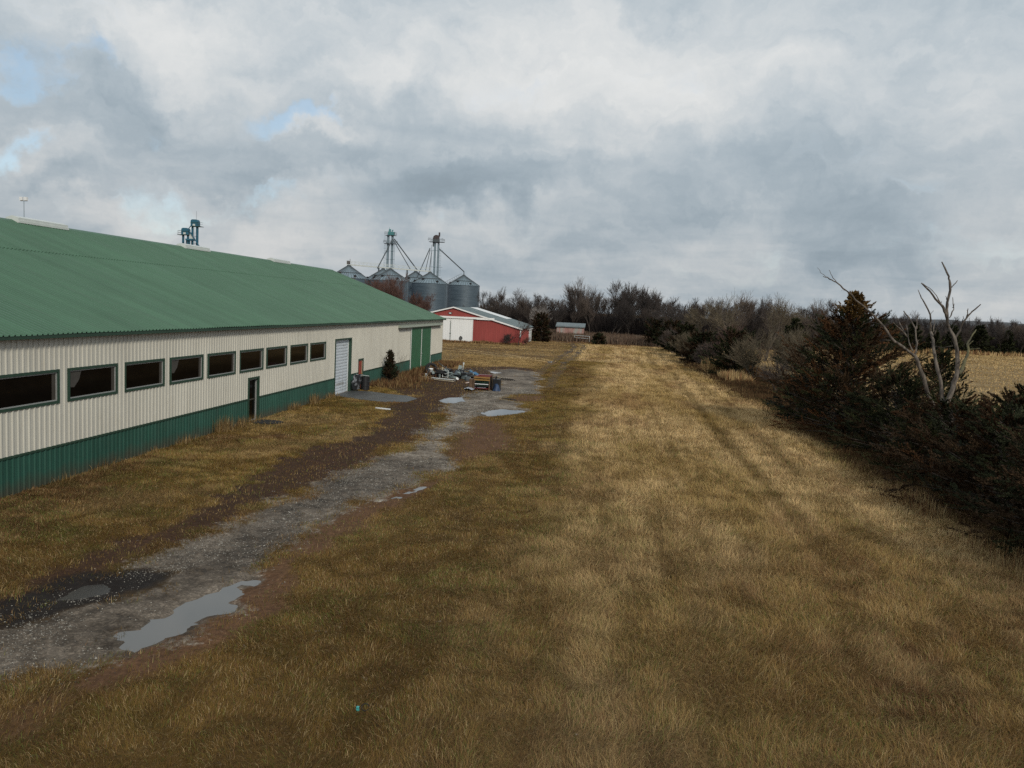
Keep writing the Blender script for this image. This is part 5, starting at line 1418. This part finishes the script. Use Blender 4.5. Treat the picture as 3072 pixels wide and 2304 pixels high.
# stick and scrap on the gravel
P = [(-6.6, 54.3), (-6.2, 54.15), (-5.9, 53.9), (-5.55, 53.75)]
m = MB(); m.tube([(q[0], q[1], zg(*q) + .05) for q in P], [.03, .06, .05, .03], 6); add('fallen_stick', 'dark stick lying on the gravel beside a brown patch', 'stick', m, M['barkdark'])
m = MB()
for k in range(5): m.tube([(-8.6 + .22 * k, 69.0 - .15 * k, -.02), (-8.4 + .22 * k, 68.8 - .2 * k, .12), (-8.1 + .2 * k, 68.4, -.01)], .035, 5)
add('tyre_scrap', 'torn black tyre strip lying on the gravel right of the junk', 'scrap', m, M['rubber'])
# scrap in the foreground grass
zt = zg(-3.3, 11.3)
m = MB(); m.box((-.035, -.03, 0), (.035, .03, .03), Matrix.Translation((-3.32, 11.25, zt + .05)) @ Matrix.Scale(.62, 4) @ Matrix.Rotation(.5, 4, 'Z') @ Matrix.Rotation(.3, 4, 'X')); m.box((-.02, -.02, .03), (.02, .02, .045), Matrix.Translation((-3.32, 11.25, zt + .06)))
add('plastic_litter', 'tiny turquoise plastic cap lying in the foreground grass', 'litter', m, mat('turquoise_plastic', (0.05, .34, .33), .4))
m = MB(); m.tube([(-3.22 + .055 * math.cos(a_), 11.30 + .055 * math.sin(a_) * .6, zt + .08 + .04 * math.sin(a_)) for a_ in np.linspace(0.3, 2 * PI - .3, 14)], .008, 5); add('rubber_ring', 'small black ring beside the turquoise cap in the grass', 'litter', m, M['rubber'])

# junk heap --------------------------------------------------------
def J(xv, yv, dz=0): return Vector((xv, yv, zg(xv, yv) + dz))


def ring(name, label, c, R_, r_, tilt, mt):
    m = MB(); rot = Matrix.Rotation(tilt, 3, 'X') @ Matrix.Rotation(tilt * .4, 3, 'Y')
    m.tube([c + rot @ Vector((R_ * math.cos(a_), R_ * math.sin(a_), 0)) for a_ in np.linspace(0, 2 * PI, 25)], r_, 8, False)
    return add(name, label, 'tyre', m, mt, smooth=True)


def bucket(label, c, r_, h, mt, tip=0.0, az=0.0):
    t = thing('bucket', label, 'bucket', c)
    RM = Matrix.Translation(c) @ Matrix.Rotation(az, 4, 'Z') @ Matrix.Rotation(tip, 4, 'X')
    m = MB(); m.lathe([(r_ * .82, 0), (r_, h * .9), (r_ * 1.06, h * .92), (r_ * 1.06, h), (r_ * .95, h), (r_ * .78, .02), (0.01, .02)], 16)
    m.v = [tuple(RM @ Vector(p)) for p in m.v]; m.build('body', mt, t, True)
    m = MB(); m.tube([Vector((r_ * 1.08 * math.cos(a_), .25 * r_, h * .95 - r_ * .8 * math.sin(a_))) for a_ in np.linspace(0, PI, 9)], .008, 4); m.v = [tuple(RM @ Vector(p)) for p in m.v]; m.build('handle', M['galvdark'], t)


ring('black_tyre', 'black tyre leaning upright at the left end of the junk heap', J(-14.75, 69.1, .55), .44, .13, 1.35, M['rubber'])
ring('black_tyre', 'black tyre lying flat under the dark scrap in the junk heap', J(-13.2, 68.8, .14), .36, .12, .15, M['rubber'])
bucket('white bucket resting inside the upright black tyre', J(-14.65, 68.6, .22), .17, .42, M['white'], .2, .3)
bucket('small white jug by the weeds at the left foot of the junk heap', J(-14.6, 66.6, 0), .10, .30, M['white'], .1)
bucket('pale tipped bucket in the middle front of the junk heap', J(-11.75, 64.6, .05), .12, .32, M['white'], .9, .8)
bucket('grey pail between the post and the aluminium frame', J(-13.55, 67.0, 0), .10, .30, M['greysheet'], .05)
m = MB(); m.beam(J(-13.55, 68.2), J(-13.6, 68.3, 1.0), .07); add('wooden_post', 'short weathered post standing up out of the junk heap', 'post', m, M['wood'])
m = MB(); m.beam(J(-14.2, 69.4, .62), J(-13.3, 69.2, .66), .16, .03); add('grey_plank', 'grey plank lying across the top of the junk heap', 'plank', m, M['wood'])
# small aluminium frame
t = thing('aluminium_frame', 'small square aluminium frame standing in front of the junk heap', 'frame', J(-13.0, 66.9))
c4 = [J(-13.28, 66.9, .06), J(-12.78, 66.7, .06)]
m = MB(); m.beam(c4[0], c4[0] + Vector((0, .05, .62)), .045); m.build('upright', M['offwhite'], t)
m = MB(); m.beam(c4[1], c4[1] + Vector((0, .05, .62)), .045); m.build('upright', M['offwhite'], t)
m = MB()
for hh in (.05, .32, .60): m.beam(c4[0] + Vector((0, .03, hh)), c4[1] + Vector((0, .03, hh)), .04)
m.build('crossbar', M['offwhite'], t)
m = MB(); m.box((-.15, -.012, 0), (.15, .012, .78), Matrix.Translation(J(-12.15, 68.2, .3)) @ Matrix.Rotation(.15, 4, 'Y') @ Matrix.Rotation(-.25, 4, 'X')); add('metal_sheet', 'upright grey-green sheet metal panel in the middle of the junk heap', 'panel', m, M['greysheet'])
m = MB(); m.beam(J(-11.95, 68.6), J(-11.85, 68.8, 1.18), .05); m.box((-.06, -.06, 0), (.06, .06, .18), Matrix.Translation(J(-11.85, 68.8, 1.1))); add('marker_post', 'thin dark post with a white cap, tallest in the junk heap', 'post', m, [M['offwhite']])
m = MB(); vs = []; fs = []
for i in range(9):
    for j in range(5):
        vs.append(tuple(J(-11.25, 68.2) + Vector((.11 * i, .25 * j - .05 * i, .62 - .045 * i + .10 * math.sin(i * .9 + j) * (j / 4) + .08 * (j == 2)))))
for i in range(8):
    for j in range(4): fs.append((i * 5 + j, i * 5 + 5 + j, i * 5 + 6 + j, i * 5 + 1 + j))
m.add(vs, fs); o = add('blue_tarp', 'crumpled blue tarp at the right end of the junk heap', 'tarp', m, M['tarp'], smooth=True); o.modifiers.new('thickness', 'SOLIDIFY').thickness = .02
m = MB(); m.box((-.55, -.4, 0), (.55, .4, .03), Matrix.Translation(J(-11.75, 67.3, .42)) @ Matrix.Rotation(.35, 4, 'X') @ Matrix.Rotation(.12, 4, 'Y')); add('metal_sheet', 'dark tilted sheet metal panel right of the upright grey one', 'panel', m, M['darksheet'])
m = MB(); m.box((-.5, -.35, 0), (.45, .35, .4), Matrix.Translation(J(-11.6, 67.6, 0))); m.box((-.3, -.3, .4), (.2, .2, .46), Matrix.Translation(J(-11.6, 67.6, 0))); add('scrap_appliance', 'dark boxy machine casing under the tilted sheet', 'scrap', m, M['black'])
m = MB(); m.box((-.45, -.35, 0), (.45, .35, .42), Matrix.Translation(J(-13.9, 68.0, 0)) @ Matrix.Rotation(.3, 4, 'Z')); m.box((-.3, -.38, .08), (.3, -.351, .34), Matrix.Translation(J(-13.9, 68.0, 0)) @ Matrix.Rotation(.3, 4, 'Z')); add('scrap_appliance', 'dark engine-like casing beside the upright tyre', 'scrap', m, M['darksheet'])
m = MB(); m.lathe([(.02, 0), (.2, 0), (.22, .15), (.2, .33), (.05, .36)], 14, J(-10.95, 65.6)); add('grey_keg', 'round grey-brown keg at the right foot of the junk heap', 'keg', m, M['galvdark'])
for (p, q, w, lab) in (((-15.1, 65.2), (-11.7, 63.5), .16, 'longest cream plank lying in front of the junk heap'), ((-14.0, 65.75), (-12.0, 65.1), .34, 'wide short cream plank lying behind the longest one'), ((-15.7, 66.6), (-13.9, 66.1), .08, 'narrow brown plank running into the weeds')):
    m = MB(); m.beam(J(*p, .07), J(*q, .07), w, .04); add('cream_plank', lab, 'plank', m, M['wood'] if w < .1 else M['offwhite'] if w > .3 else M['wood'], group='planks before the junk heap')
m = MB(); m.tube([J(-10.6, 62.9, .06), J(-9.75, 64.2, .22)], .045, 8); add('pale_pipe', 'pale pinkish pipe leaning between junk heap and rack', 'pipe', m, mat('pale_pink_pipe', (.5, .4, .36), .5))
m = MB(); m.beam(J(-9.2, 70.6, .12), J(-8.35, 69.3, .1), .10, .04); add('loose_plank', 'pale plank lying on the ground behind the rack', 'plank', m, M['wood'])
r = random.Random(21)
bits = [('bent_pipe', 'bent pipe', 'pipe', 'darksheet'), ('bent_pipe', 'grey bent pipe', 'pipe', 'greysheet'), ('iron_bar', 'rusty iron bar', 'bar', 'rustpipe')]
where = ['left part of the junk heap', 'middle of the junk heap', 'right part of the junk heap']
for k in range(44):
    xv = -14.8 + 4.2 * (k + r.random()) / 44; yv = 67.6 + r.uniform(-1.2, 1.5); hgt = r.uniform(.05, .85)
    c = J(xv, yv, hgt); az = r.uniform(0, PI); Ln = r.uniform(.4, 1.3); dz = r.uniform(-.25, .45)
    d = Vector((math.cos(az), math.sin(az), 0)) * Ln * .5
    nm_, lb, ct, mt = bits[k % 3]
    m = MB(); m.tube([c - d, c + Vector((0, 0, dz * .4)), c + d + Vector((0, 0, dz))], r.uniform(.015, .035), 6)
    o = add(nm_, ['dull grey pipe tangled in the ', 'pale grey pipe tangled in the ', 'rust brown bar tangled in the '][k % 3] + where[min(2, int((xv + 14.7) / 1.31))], ct, m, M[mt], group='pipes and bars in the junk heap')
for k in range(30):
    xv = -14.6 + 3.9 * (k + r.random()) / 30; yv = 67.5 + r.uniform(-.9, 1.3); w, h = r.uniform(.15, .45), r.uniform(.06, .34)
    m = MB(); MM = Matrix.Translation(J(xv, yv, r.uniform(.0, .5))) @ Matrix.Rotation(r.uniform(0, 3), 4, 'Z') @ Matrix.Rotation(r.uniform(-.5, .5), 4, 'X')
    m.box((-w, -w * .6, 0), (w, w * .6, h), MM); m.box((-w * .6, -w * .65, h * .2), (w * .3, -w * .601, h * .8), MM); m.tube([MM @ Vector((0, 0, h)), MM @ Vector((.02, 0, h + .1))], .03, 6)
    o = add('metal_part', ['dark machine part in the ', 'bluish machine part in the ', 'black machine part in the '][k % 3] + where[min(2, int((xv + 14.6) / 1.25))], 'scrap', m, M[['darksheet', 'greysheet', 'black'][k % 3]], group='machine parts in the junk heap')
# rack
rx, ry = -8.72, 59.2; z0 = zg(rx, ry) + .0
t = thing('storage_rack', 'low brown rack with an ochre beam and dark red top on the gravel', 'rack', (rx, ry, z0))
RZ = Matrix.Translation((rx, ry, z0)) @ Matrix.Rotation(-.05, 4, 'Z')
def rk(nm_, lo, hi, mt):
    m = MB(); m.box(lo, hi, RZ); return m.build(nm_, M[mt], t)
for xx in (-.62, .55):
    for yy in (-.4, .45): rk('post', (xx, yy, -.05), (xx + .07, yy + .07, 1.05), 'browncase')
rk('beam', (-.55, -.42, .90), (.62, -.36, 1.02), 'yellowbeam'); rk('beam', (-.55, -.42, .74), (.62, -.37, .84), 'yellowbeam')
rk('top_panel', (-.5, -.36, 1.02), (.62, .5, 1.07), 'maroon'); rk('top_panel', (-.35, .0, 1.071), (.60, .55, 1.13), 'maroon')
rk('back_panel', (-.6, .40, .05), (.6, .44, 1.0), 'black')
m = MB(); m.tube([RZ @ Vector((-.54, -.1, .62)), RZ @ Vector((.54, -.1, .62))], .11, 12); m.build('roller', M['greenpanel'], t, True)
rk('white_bar', (-.53, -.30, .44), (.53, -.26, .49), 'white'); rk('white_bar', (-.45, -.26, .34), (.50, -.23, .37), 'greenpanel')
rk('shelf', (-.55, -.36, .12), (.55, .4, .17), 'maroon'); rk('shelf', (-.55, -.36, .30), (.55, .4, .33), 'black')
m = MB(); m.box((-.35, -.2, .17), (.3, .1, .23), RZ); add('white_carton', 'flat white carton on the bottom shelf of the brown rack', 'carton', m, M['rag'])
m = MB(); vs = []; fs = []
for i in range(9):
    for j in range(7):
        u, v = i / 8, j / 6
        vs.append((rx + .75 + .55 * u + .06 * math.sin(v * 7), ry - .3 + .8 * v + .05 * math.sin(u * 9), z0 + (.55 * math.sin(PI * u) ** .6 * math.sin(PI * v) ** .6) + .05 * math.sin(i * 2.1 + j)))
for i in range(8):
    for j in range(6): fs.append((i * 7 + j, i * 7 + 7 + j, i * 7 + 8 + j, i * 7 + 1 + j))
m.add(vs, fs); add('blue_sack', 'slumped dark blue sack against the right side of the rack', 'sack', m, mat('dark_blue_sack', (.022, .045, .10), .6, .4, 4, bump=.5, bscale=6), smooth=True)
m = MB(); m.box((.70, .2, 0), (1.25, .8, .85), RZ); m.box((.75, .15, .3), (1.1, .199, .75), RZ); m.tube([RZ @ Vector((.9, .5, .85)), RZ @ Vector((.95, .5, 1.05))], .06, 8); add('scrap_appliance', 'black upright casing behind the blue sack', 'scrap', m, M['black'])
m = MB(); vs = []; fs = []
for i in range(9):
    for j in range(7):
        u, v = i / 8, j / 6
        vs.append((-10.05 + .75 * u + .12 * v, 58.3 + 1.7 * v - .3 * u, zg(-9.6, 59) + .05 + .13 * abs(math.sin(i * 1.7 + j * 1.1)) * math.sin(PI * u)))
for i in range(8):
    for j in range(6): fs.append((i * 7 + j, i * 7 + 7 + j, i * 7 + 8 + j, i * 7 + 1 + j))
m.add(vs, fs); add('plastic_sheeting', 'crumpled pale plastic sheeting on the ground left of the rack', 'sheeting', m, M['rag'], smooth=True)
m = MB(); m.box((-.95, -.3, 0), (-.66, .3, .8), RZ); m.box((-.9, -.34, .1), (-.7, -.301, .7), RZ); add('wooden_crate', 'weathered brown crate pushed against the left of the rack', 'crate', m, M['browncase'])

# white pipe gate and fallen limbs at the wood edge
t = thing('white_gate', 'low white pipe gate standing in brown weeds before the wood', 'gate', on(-4.3, 164))
ga, gb = J(-5.9, 166.0), J(-2.8, 162.6)
for q in (ga, gb):
    m = MB(); m.tube([q + Vector((0, 0, -.1)), q + Vector((0, 0, 1.25))], .055, 6); m.build('post', M['offwhite'], t)
for hh in (.75, 1.22):
    m = MB(); m.tube([ga + Vector((0, 0, hh)), gb + Vector((0, 0, hh))], .05, 6); m.build('rail', M['offwhite'], t)
for i, lab in enumerate(('upper pale fallen limb at the wood edge', 'middle pale fallen limb at the wood edge', 'lowest pale fallen limb at the wood edge')):
    m = MB(); xx = 4.6 + i * .7; m.tube([(xx, 190 - i, .25), (xx + 1.6, 189.5, .7 + .2 * i), (xx + 3.4, 189 + i, .5)], [.06, .12, .05], 5); m.tube([(xx + 1.5, 189.5, .7), (xx + 2.2, 189, 1.4)], [.07, .02], 4)
    add('fallen_limb', lab, 'log', m, M['paletree'], group='pale fallen limbs')

# ------------------------------------------------------------------ grass and weeds
def rnd_region(n, x0, x1, y0, y1, g, power=1.0):
    return g.uniform(x0, x1, n), y0 + (y1 - y0) * g.random(n) ** power


def blades(name, n, x0, x1, y0, y1, seed, hmul=1.0, wmul=1.0, keep=None, power=1.0, wpx=.00021):
    g = np.random.default_rng(seed)
    px, py = rnd_region(n, x0, x1, y0, y1, g, power)
    # keep what lies in or near the picture
    vis = (px > -.72 * py - 2) & (px < .52 * py + 4)
    px, py = px[vis], py[vis]
    f = fields(px, py)
    bare = np.maximum.reduce([f['grav'] * 1.05 + .35 * f['n3'], f['dirt'] * .93, f['rdirt'] * .9, (f['pad'] < .05) * 1.0, f['path'] * .8, f['rut'] * .25, (px < XW + .03) * (py < 84.3) * 1.0,
                              ((px > -36.9) & (px < -13.7) & (py > 134.9) & (py < 158)) * 1.0])
    for k_, p in PUDDLES.items(): bare = np.maximum(bare, (seg_dist(px, py, p, True) < .1) * 1.0)
    ok = g.random(len(px)) > bare
    if keep is not None: ok &= keep(px, py, f, g)
    px, py = px[ok], py[ok]; f = {k_: v[ok] for k_, v in f.items()}
    n = len(px); dist = np.hypot(px, py)
    tall = .080 + .10 * f['tan'] * (0.6 + .8 * fbm(px, py, 1.5, 91, 3)) + .05 * f['right'] + .03 * ss(.55, .7, fbm(px, py, .9, 95, 3)) + .05 * ss(18, 9, py) * (1 - f['tan']) * .5
    h = tall * g.uniform(.6, 1.5, n) * hmul * (1 + .002 * dist)
    w = np.maximum(.0012, wpx * dist) * g.uniform(.7, 1.4, n) * wmul
    calm = ss(15, 70, dist)                      # a far blade stands for several, so its colour is nearer the mean
    # clumps lean the same way
    la = fbm(px, py, 1.1, 101, 2) * 4 * PI; le = np.abs(g.normal(.95, .36, n))
    az = la + g.normal(0, .9, n)
    d1 = np.stack([np.cos(az) * np.sin(le * .6), np.sin(az) * np.sin(le * .6), np.cos(le * .6)], 1); d2 = np.stack([np.cos(az) * np.sin(le * 1.6), np.sin(az) * np.sin(le * 1.6), np.cos(le * 1.6)], 1)
    sa = az + PI / 2 + g.normal(0, .6, n); side = np.stack([np.cos(sa), np.sin(sa), np.zeros(n)], 1)
    b = np.stack([px, py, zground(px, py, f) - .01], 1); mid = b + d1 * (h * .55)[:, None]; tip = mid + d2 * (h * .6)[:, None]
    V = np.empty((n, 5, 3)); V[:, 0] = b - side * w[:, None]; V[:, 1] = b + side * w[:, None]; V[:, 2] = mid + side * (w * .8)[:, None]; V[:, 3] = mid - side * (w * .8)[:, None]; V[:, 4] = tip
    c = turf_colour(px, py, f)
    q = g.random(n)
    gw = ss(.45, .7, fbm(px, py, 1.3, 111, 3)) * (1 - .75 * f['tan']) * (1 - f['weeds'])
    c0 = c
    c = np.where((q < .05 + .24 * gw)[:, None], C_GREEN * 1.25, c)
    c = np.where((q > .90)[:, None], C_STRAW * .62, c); c = np.where(((q > .70) & (q < .86))[:, None], C_BROWN * 1.2, c)
    c = c * (1 - .7 * calm)[:, None] + c0 * (.7 * calm)[:, None]
    c = c * 1.15 * (1 + (g.uniform(.72, 1.28, n) - 1) * (1 - .6 * calm))[:, None]
    base = (np.arange(n) * 5)[:, None]
    idx = np.concatenate([base + np.array([0, 1, 2, 3]), base + np.array([3, 2, 4])], 1).ravel()
    C = np.repeat(c, 5, 0)
    o = np_mesh(name, V.reshape(-1, 3), np.tile([4, 3], n), idx, M['blade'], colors=C)
    return tag(o, kind='stuff')


blades('grass', 660000, -16.8, 11.8, 8.5, 20, 1)
blades('grass', 520000, -17, 13, 20, 34, 2)
blades('grass', 300000, -17, 13.5, 34, 62, 3, wpx=.00026)
blades('grass', 160000, -17, 14, 62, 100, 4, .9, wpx=.00030)
blades('grass', 130000, -46, 16, 84, 165, 5, .9, wpx=.00034)
blades('field_grass', 110000, 15, 132, 28, 222, 6, 1.0, wpx=.00045)


# rank dry grass along the fence row, wood edge and wall foot
def rank(name, n, seed, region, h, col, dens=None, wpx=.0005, lean=.22):
    g = np.random.default_rng(seed); px, py = rnd_region(n, *region, g)
    keep = dens(px, py, g) if dens else np.ones(n, bool)
    px, py = px[keep], py[keep]; n = len(px)
    hh = g.uniform(.5, 1.2, n) * h * (.5 + fbm(px, py, 2.5, 121, 3)); w = np.maximum(.003, wpx * np.hypot(px, py)) * g.uniform(.7, 1.4, n)
    c = col[g.integers(0, len(col), n)] * g.uniform(.65, 1.3, n)[:, None]
    o = sticks(name, px, py, hh, w, c, seed + 1, lean, z=zground(px, py)); return tag(o, kind='stuff')


FN = np.array([C_RUST * .4, C_BROWN * .5, C_TAN * .3, C_BROWN * .6, C_BROWN * .35])
rank('tall_grass', 60000, 31, (9.6, 19, 14, 110), .46, FN, lambda a, b, g: g.random(len(a)) < ss(9.8, 12.4, a + (fbm(a, b, 4, 7, 3) - .5) * 3.0) * .9, wpx=.00032, lean=.45)
FR_ = np.array([C_RUST * 1.2, C_TAN, C_STRAW * .8])
for i, (xa, xb, ya, yb, h) in enumerate(((11.2, 12.8, 89, 95, 1.35), (11.8, 14.5, 79, 85, .9), (10.3, 11.3, 26.5, 29, .55), (10.2, 11.6, 20, 24, .5))):
    rank('tall_grass', 1100 if i < 2 else 350, 41 + i, (xa, xb, ya, yb), h, FR_ * (1 if i < 2 else .7), lean=.3)
rank('weed_stalks', 2600, 65, (-13, 11, 9, 34), .17, np.array([C_STRAW * .75, C_TAN * .8, C_BROWN, C_RUST * .7]), lambda a, b, g: (g.random(len(a)) < ss(.46, .66, fbm(a, b, 2.6, 191, 4))) & (fields(a, b)['g'] > .4), wpx=.00012, lean=.7)
FW = np.array([(.13, .09, .068), (.17, .118, .085), (.10, .068, .05), (.20, .15, .105), (.15, .09, .06)])
rank('weeds', 60000, 51, (-17, 16, 151, 204), 1.25, FW, lambda a, b, g: g.random(len(a)) < ss(155, 161, b + (fbm(a, b, 6, 7, 3) - .5) * 6 + np.where(a < 0, .5 * a, 0)) * (1 - .95 * ((np.abs(a + 4.4) < 2.2) & (b < 165) & (b > 153))))
rank('field_edge_grass', 26000, 61, (36, 118, 158, 220), 1.1, np.array([C_RUST * 1.1, C_TAN, C_STRAW * .8]), lambda a, b, g: (b > np.interp(a, [25, 38, 60, 90, 118], [164, 162, 180, 208, 214])) & (b < np.interp(a, [25, 38, 60, 90, 118], [169, 169, 187, 215, 221])))
FB = np.array([C_RUST * 1.1, C_RUST * .8, C_BROWN, C_TAN * .8])
rank('weeds', 5200, 71, (-16.8, -13.0, 56.0, 76.5), .48, FB * .72, lambda a, b, g: g.random(len(a)) < ss(-13.2, -15.2, a + (fbm(a, b, 2, 5, 3) - .5) * 3.5) * ss(55.6, 57.5, b) * (1 - .85 * ss(64, 66, b) * ss(-15.6, -15.0, a)), lean=.35)
rank('weeds', 1600, 73, (-16.8, -14.5, 78, 84), .5, FB * .8, lean=.35)
rank('weeds', 2500, 74, (-30, -13.4, 133.6, 135.0), .45, FB, lean=.3)
g = np.random.default_rng(81)
WC = np.array([C_TAN * .75, C_BROWN, C_STRAW * .6, C_OLIVE])
for i, (yv, n, h, lab) in enumerate([(23.3, 60, .35, 'nearest wisp of dry weeds at the green wainscot'), (25.6, 90, .4, 'dry weed wisp at the wainscot below the second window'), (28.5, 90, .35, 'dry weed wisp at the wainscot below the third window'), (31.0, 110, .45, 'curled dry weeds at the wainscot below the fourth window'),
                                    (34.3, 230, .85, 'tallest bushy brown weeds at the wainscot left of the glazed door'), (36.0, 130, .6, 'sparse brown weeds at the left side of the glazed door'), (37.4, 70, .5, 'dead weed stalks in front of the glazed door'), (42.6, 120, .55, 'dry weeds right of the glazed door'), (45.6, 140, .75, 'branching dry weed half way between the two white doors'), (48.6, 160, .45, 'dry weeds at the left foot of the overhead door')]):
    px = XW + .12 + np.abs(g.normal(0, .18, n)); py = yv + g.normal(0, .38, n)
    o = sticks('dry_weeds', px, py, g.uniform(.4, 1.1, n) * h, np.full(n, .003 + .00018 * yv), WC[g.integers(0, 4, n)] * g.uniform(.6, 1.3, n)[:, None], 90 + i, .38, z=zground(px, py))
    tag(o, lab, 'weeds', 'dry weeds along the wainscot')

# limestone chips on the lane
g = np.random.default_rng(95); n = 80000
px, py = rnd_region(n, -12, -4, 9, 62, g, 2.0); f = fields(px, py)
pdl = np.ones(n, bool)
for p in PUDDLES.values(): pdl &= seg_dist(px, py, p, True) > -.12
ok = (g.random(n) < f['grav'] * ss(.34, .62, fbm(px, py, 1.4, 171, 4))) & pdl & (px > -.70 * py - 2); px, py = px[ok], py[ok]; n = len(px)
sz = g.uniform(.008, .022, n) * (1 + (g.random(n) > .96) * .9) * (.7 + .018 * py)
T = np.array([[1, 0, 0], [-.6, .9, 0], [-.5, -.8, .1], [.1, .1, .8]])
rot = g.uniform(0, 2 * PI, n); c_, s_ = np.cos(rot), np.sin(rot)
V = T[None] * sz[:, None, None] * g.uniform(.6, 1.2, (n, 4, 1))
V = np.stack([V[..., 0] * c_[:, None] - V[..., 1] * s_[:, None], V[..., 0] * s_[:, None] + V[..., 1] * c_[:, None], V[..., 2]], -1)
V += np.stack([px, py, zground(px, py)], 1)[:, None]
base = (np.arange(n) * 4)[:, None]
idx = np.concatenate([base + np.array(q) for q in ([0, 1, 3], [1, 2, 3], [2, 0, 3])], 1).ravel()
gc = np.array((.36, .335, .29)) * (g.random(n) ** 1.6 * 1.0 + .12)[:, None]
tag(np_mesh('gravel', V.reshape(-1, 3), np.full(3 * n, 3), idx, M['stone'], colors=np.repeat(gc, 4, 0)), kind='stuff')
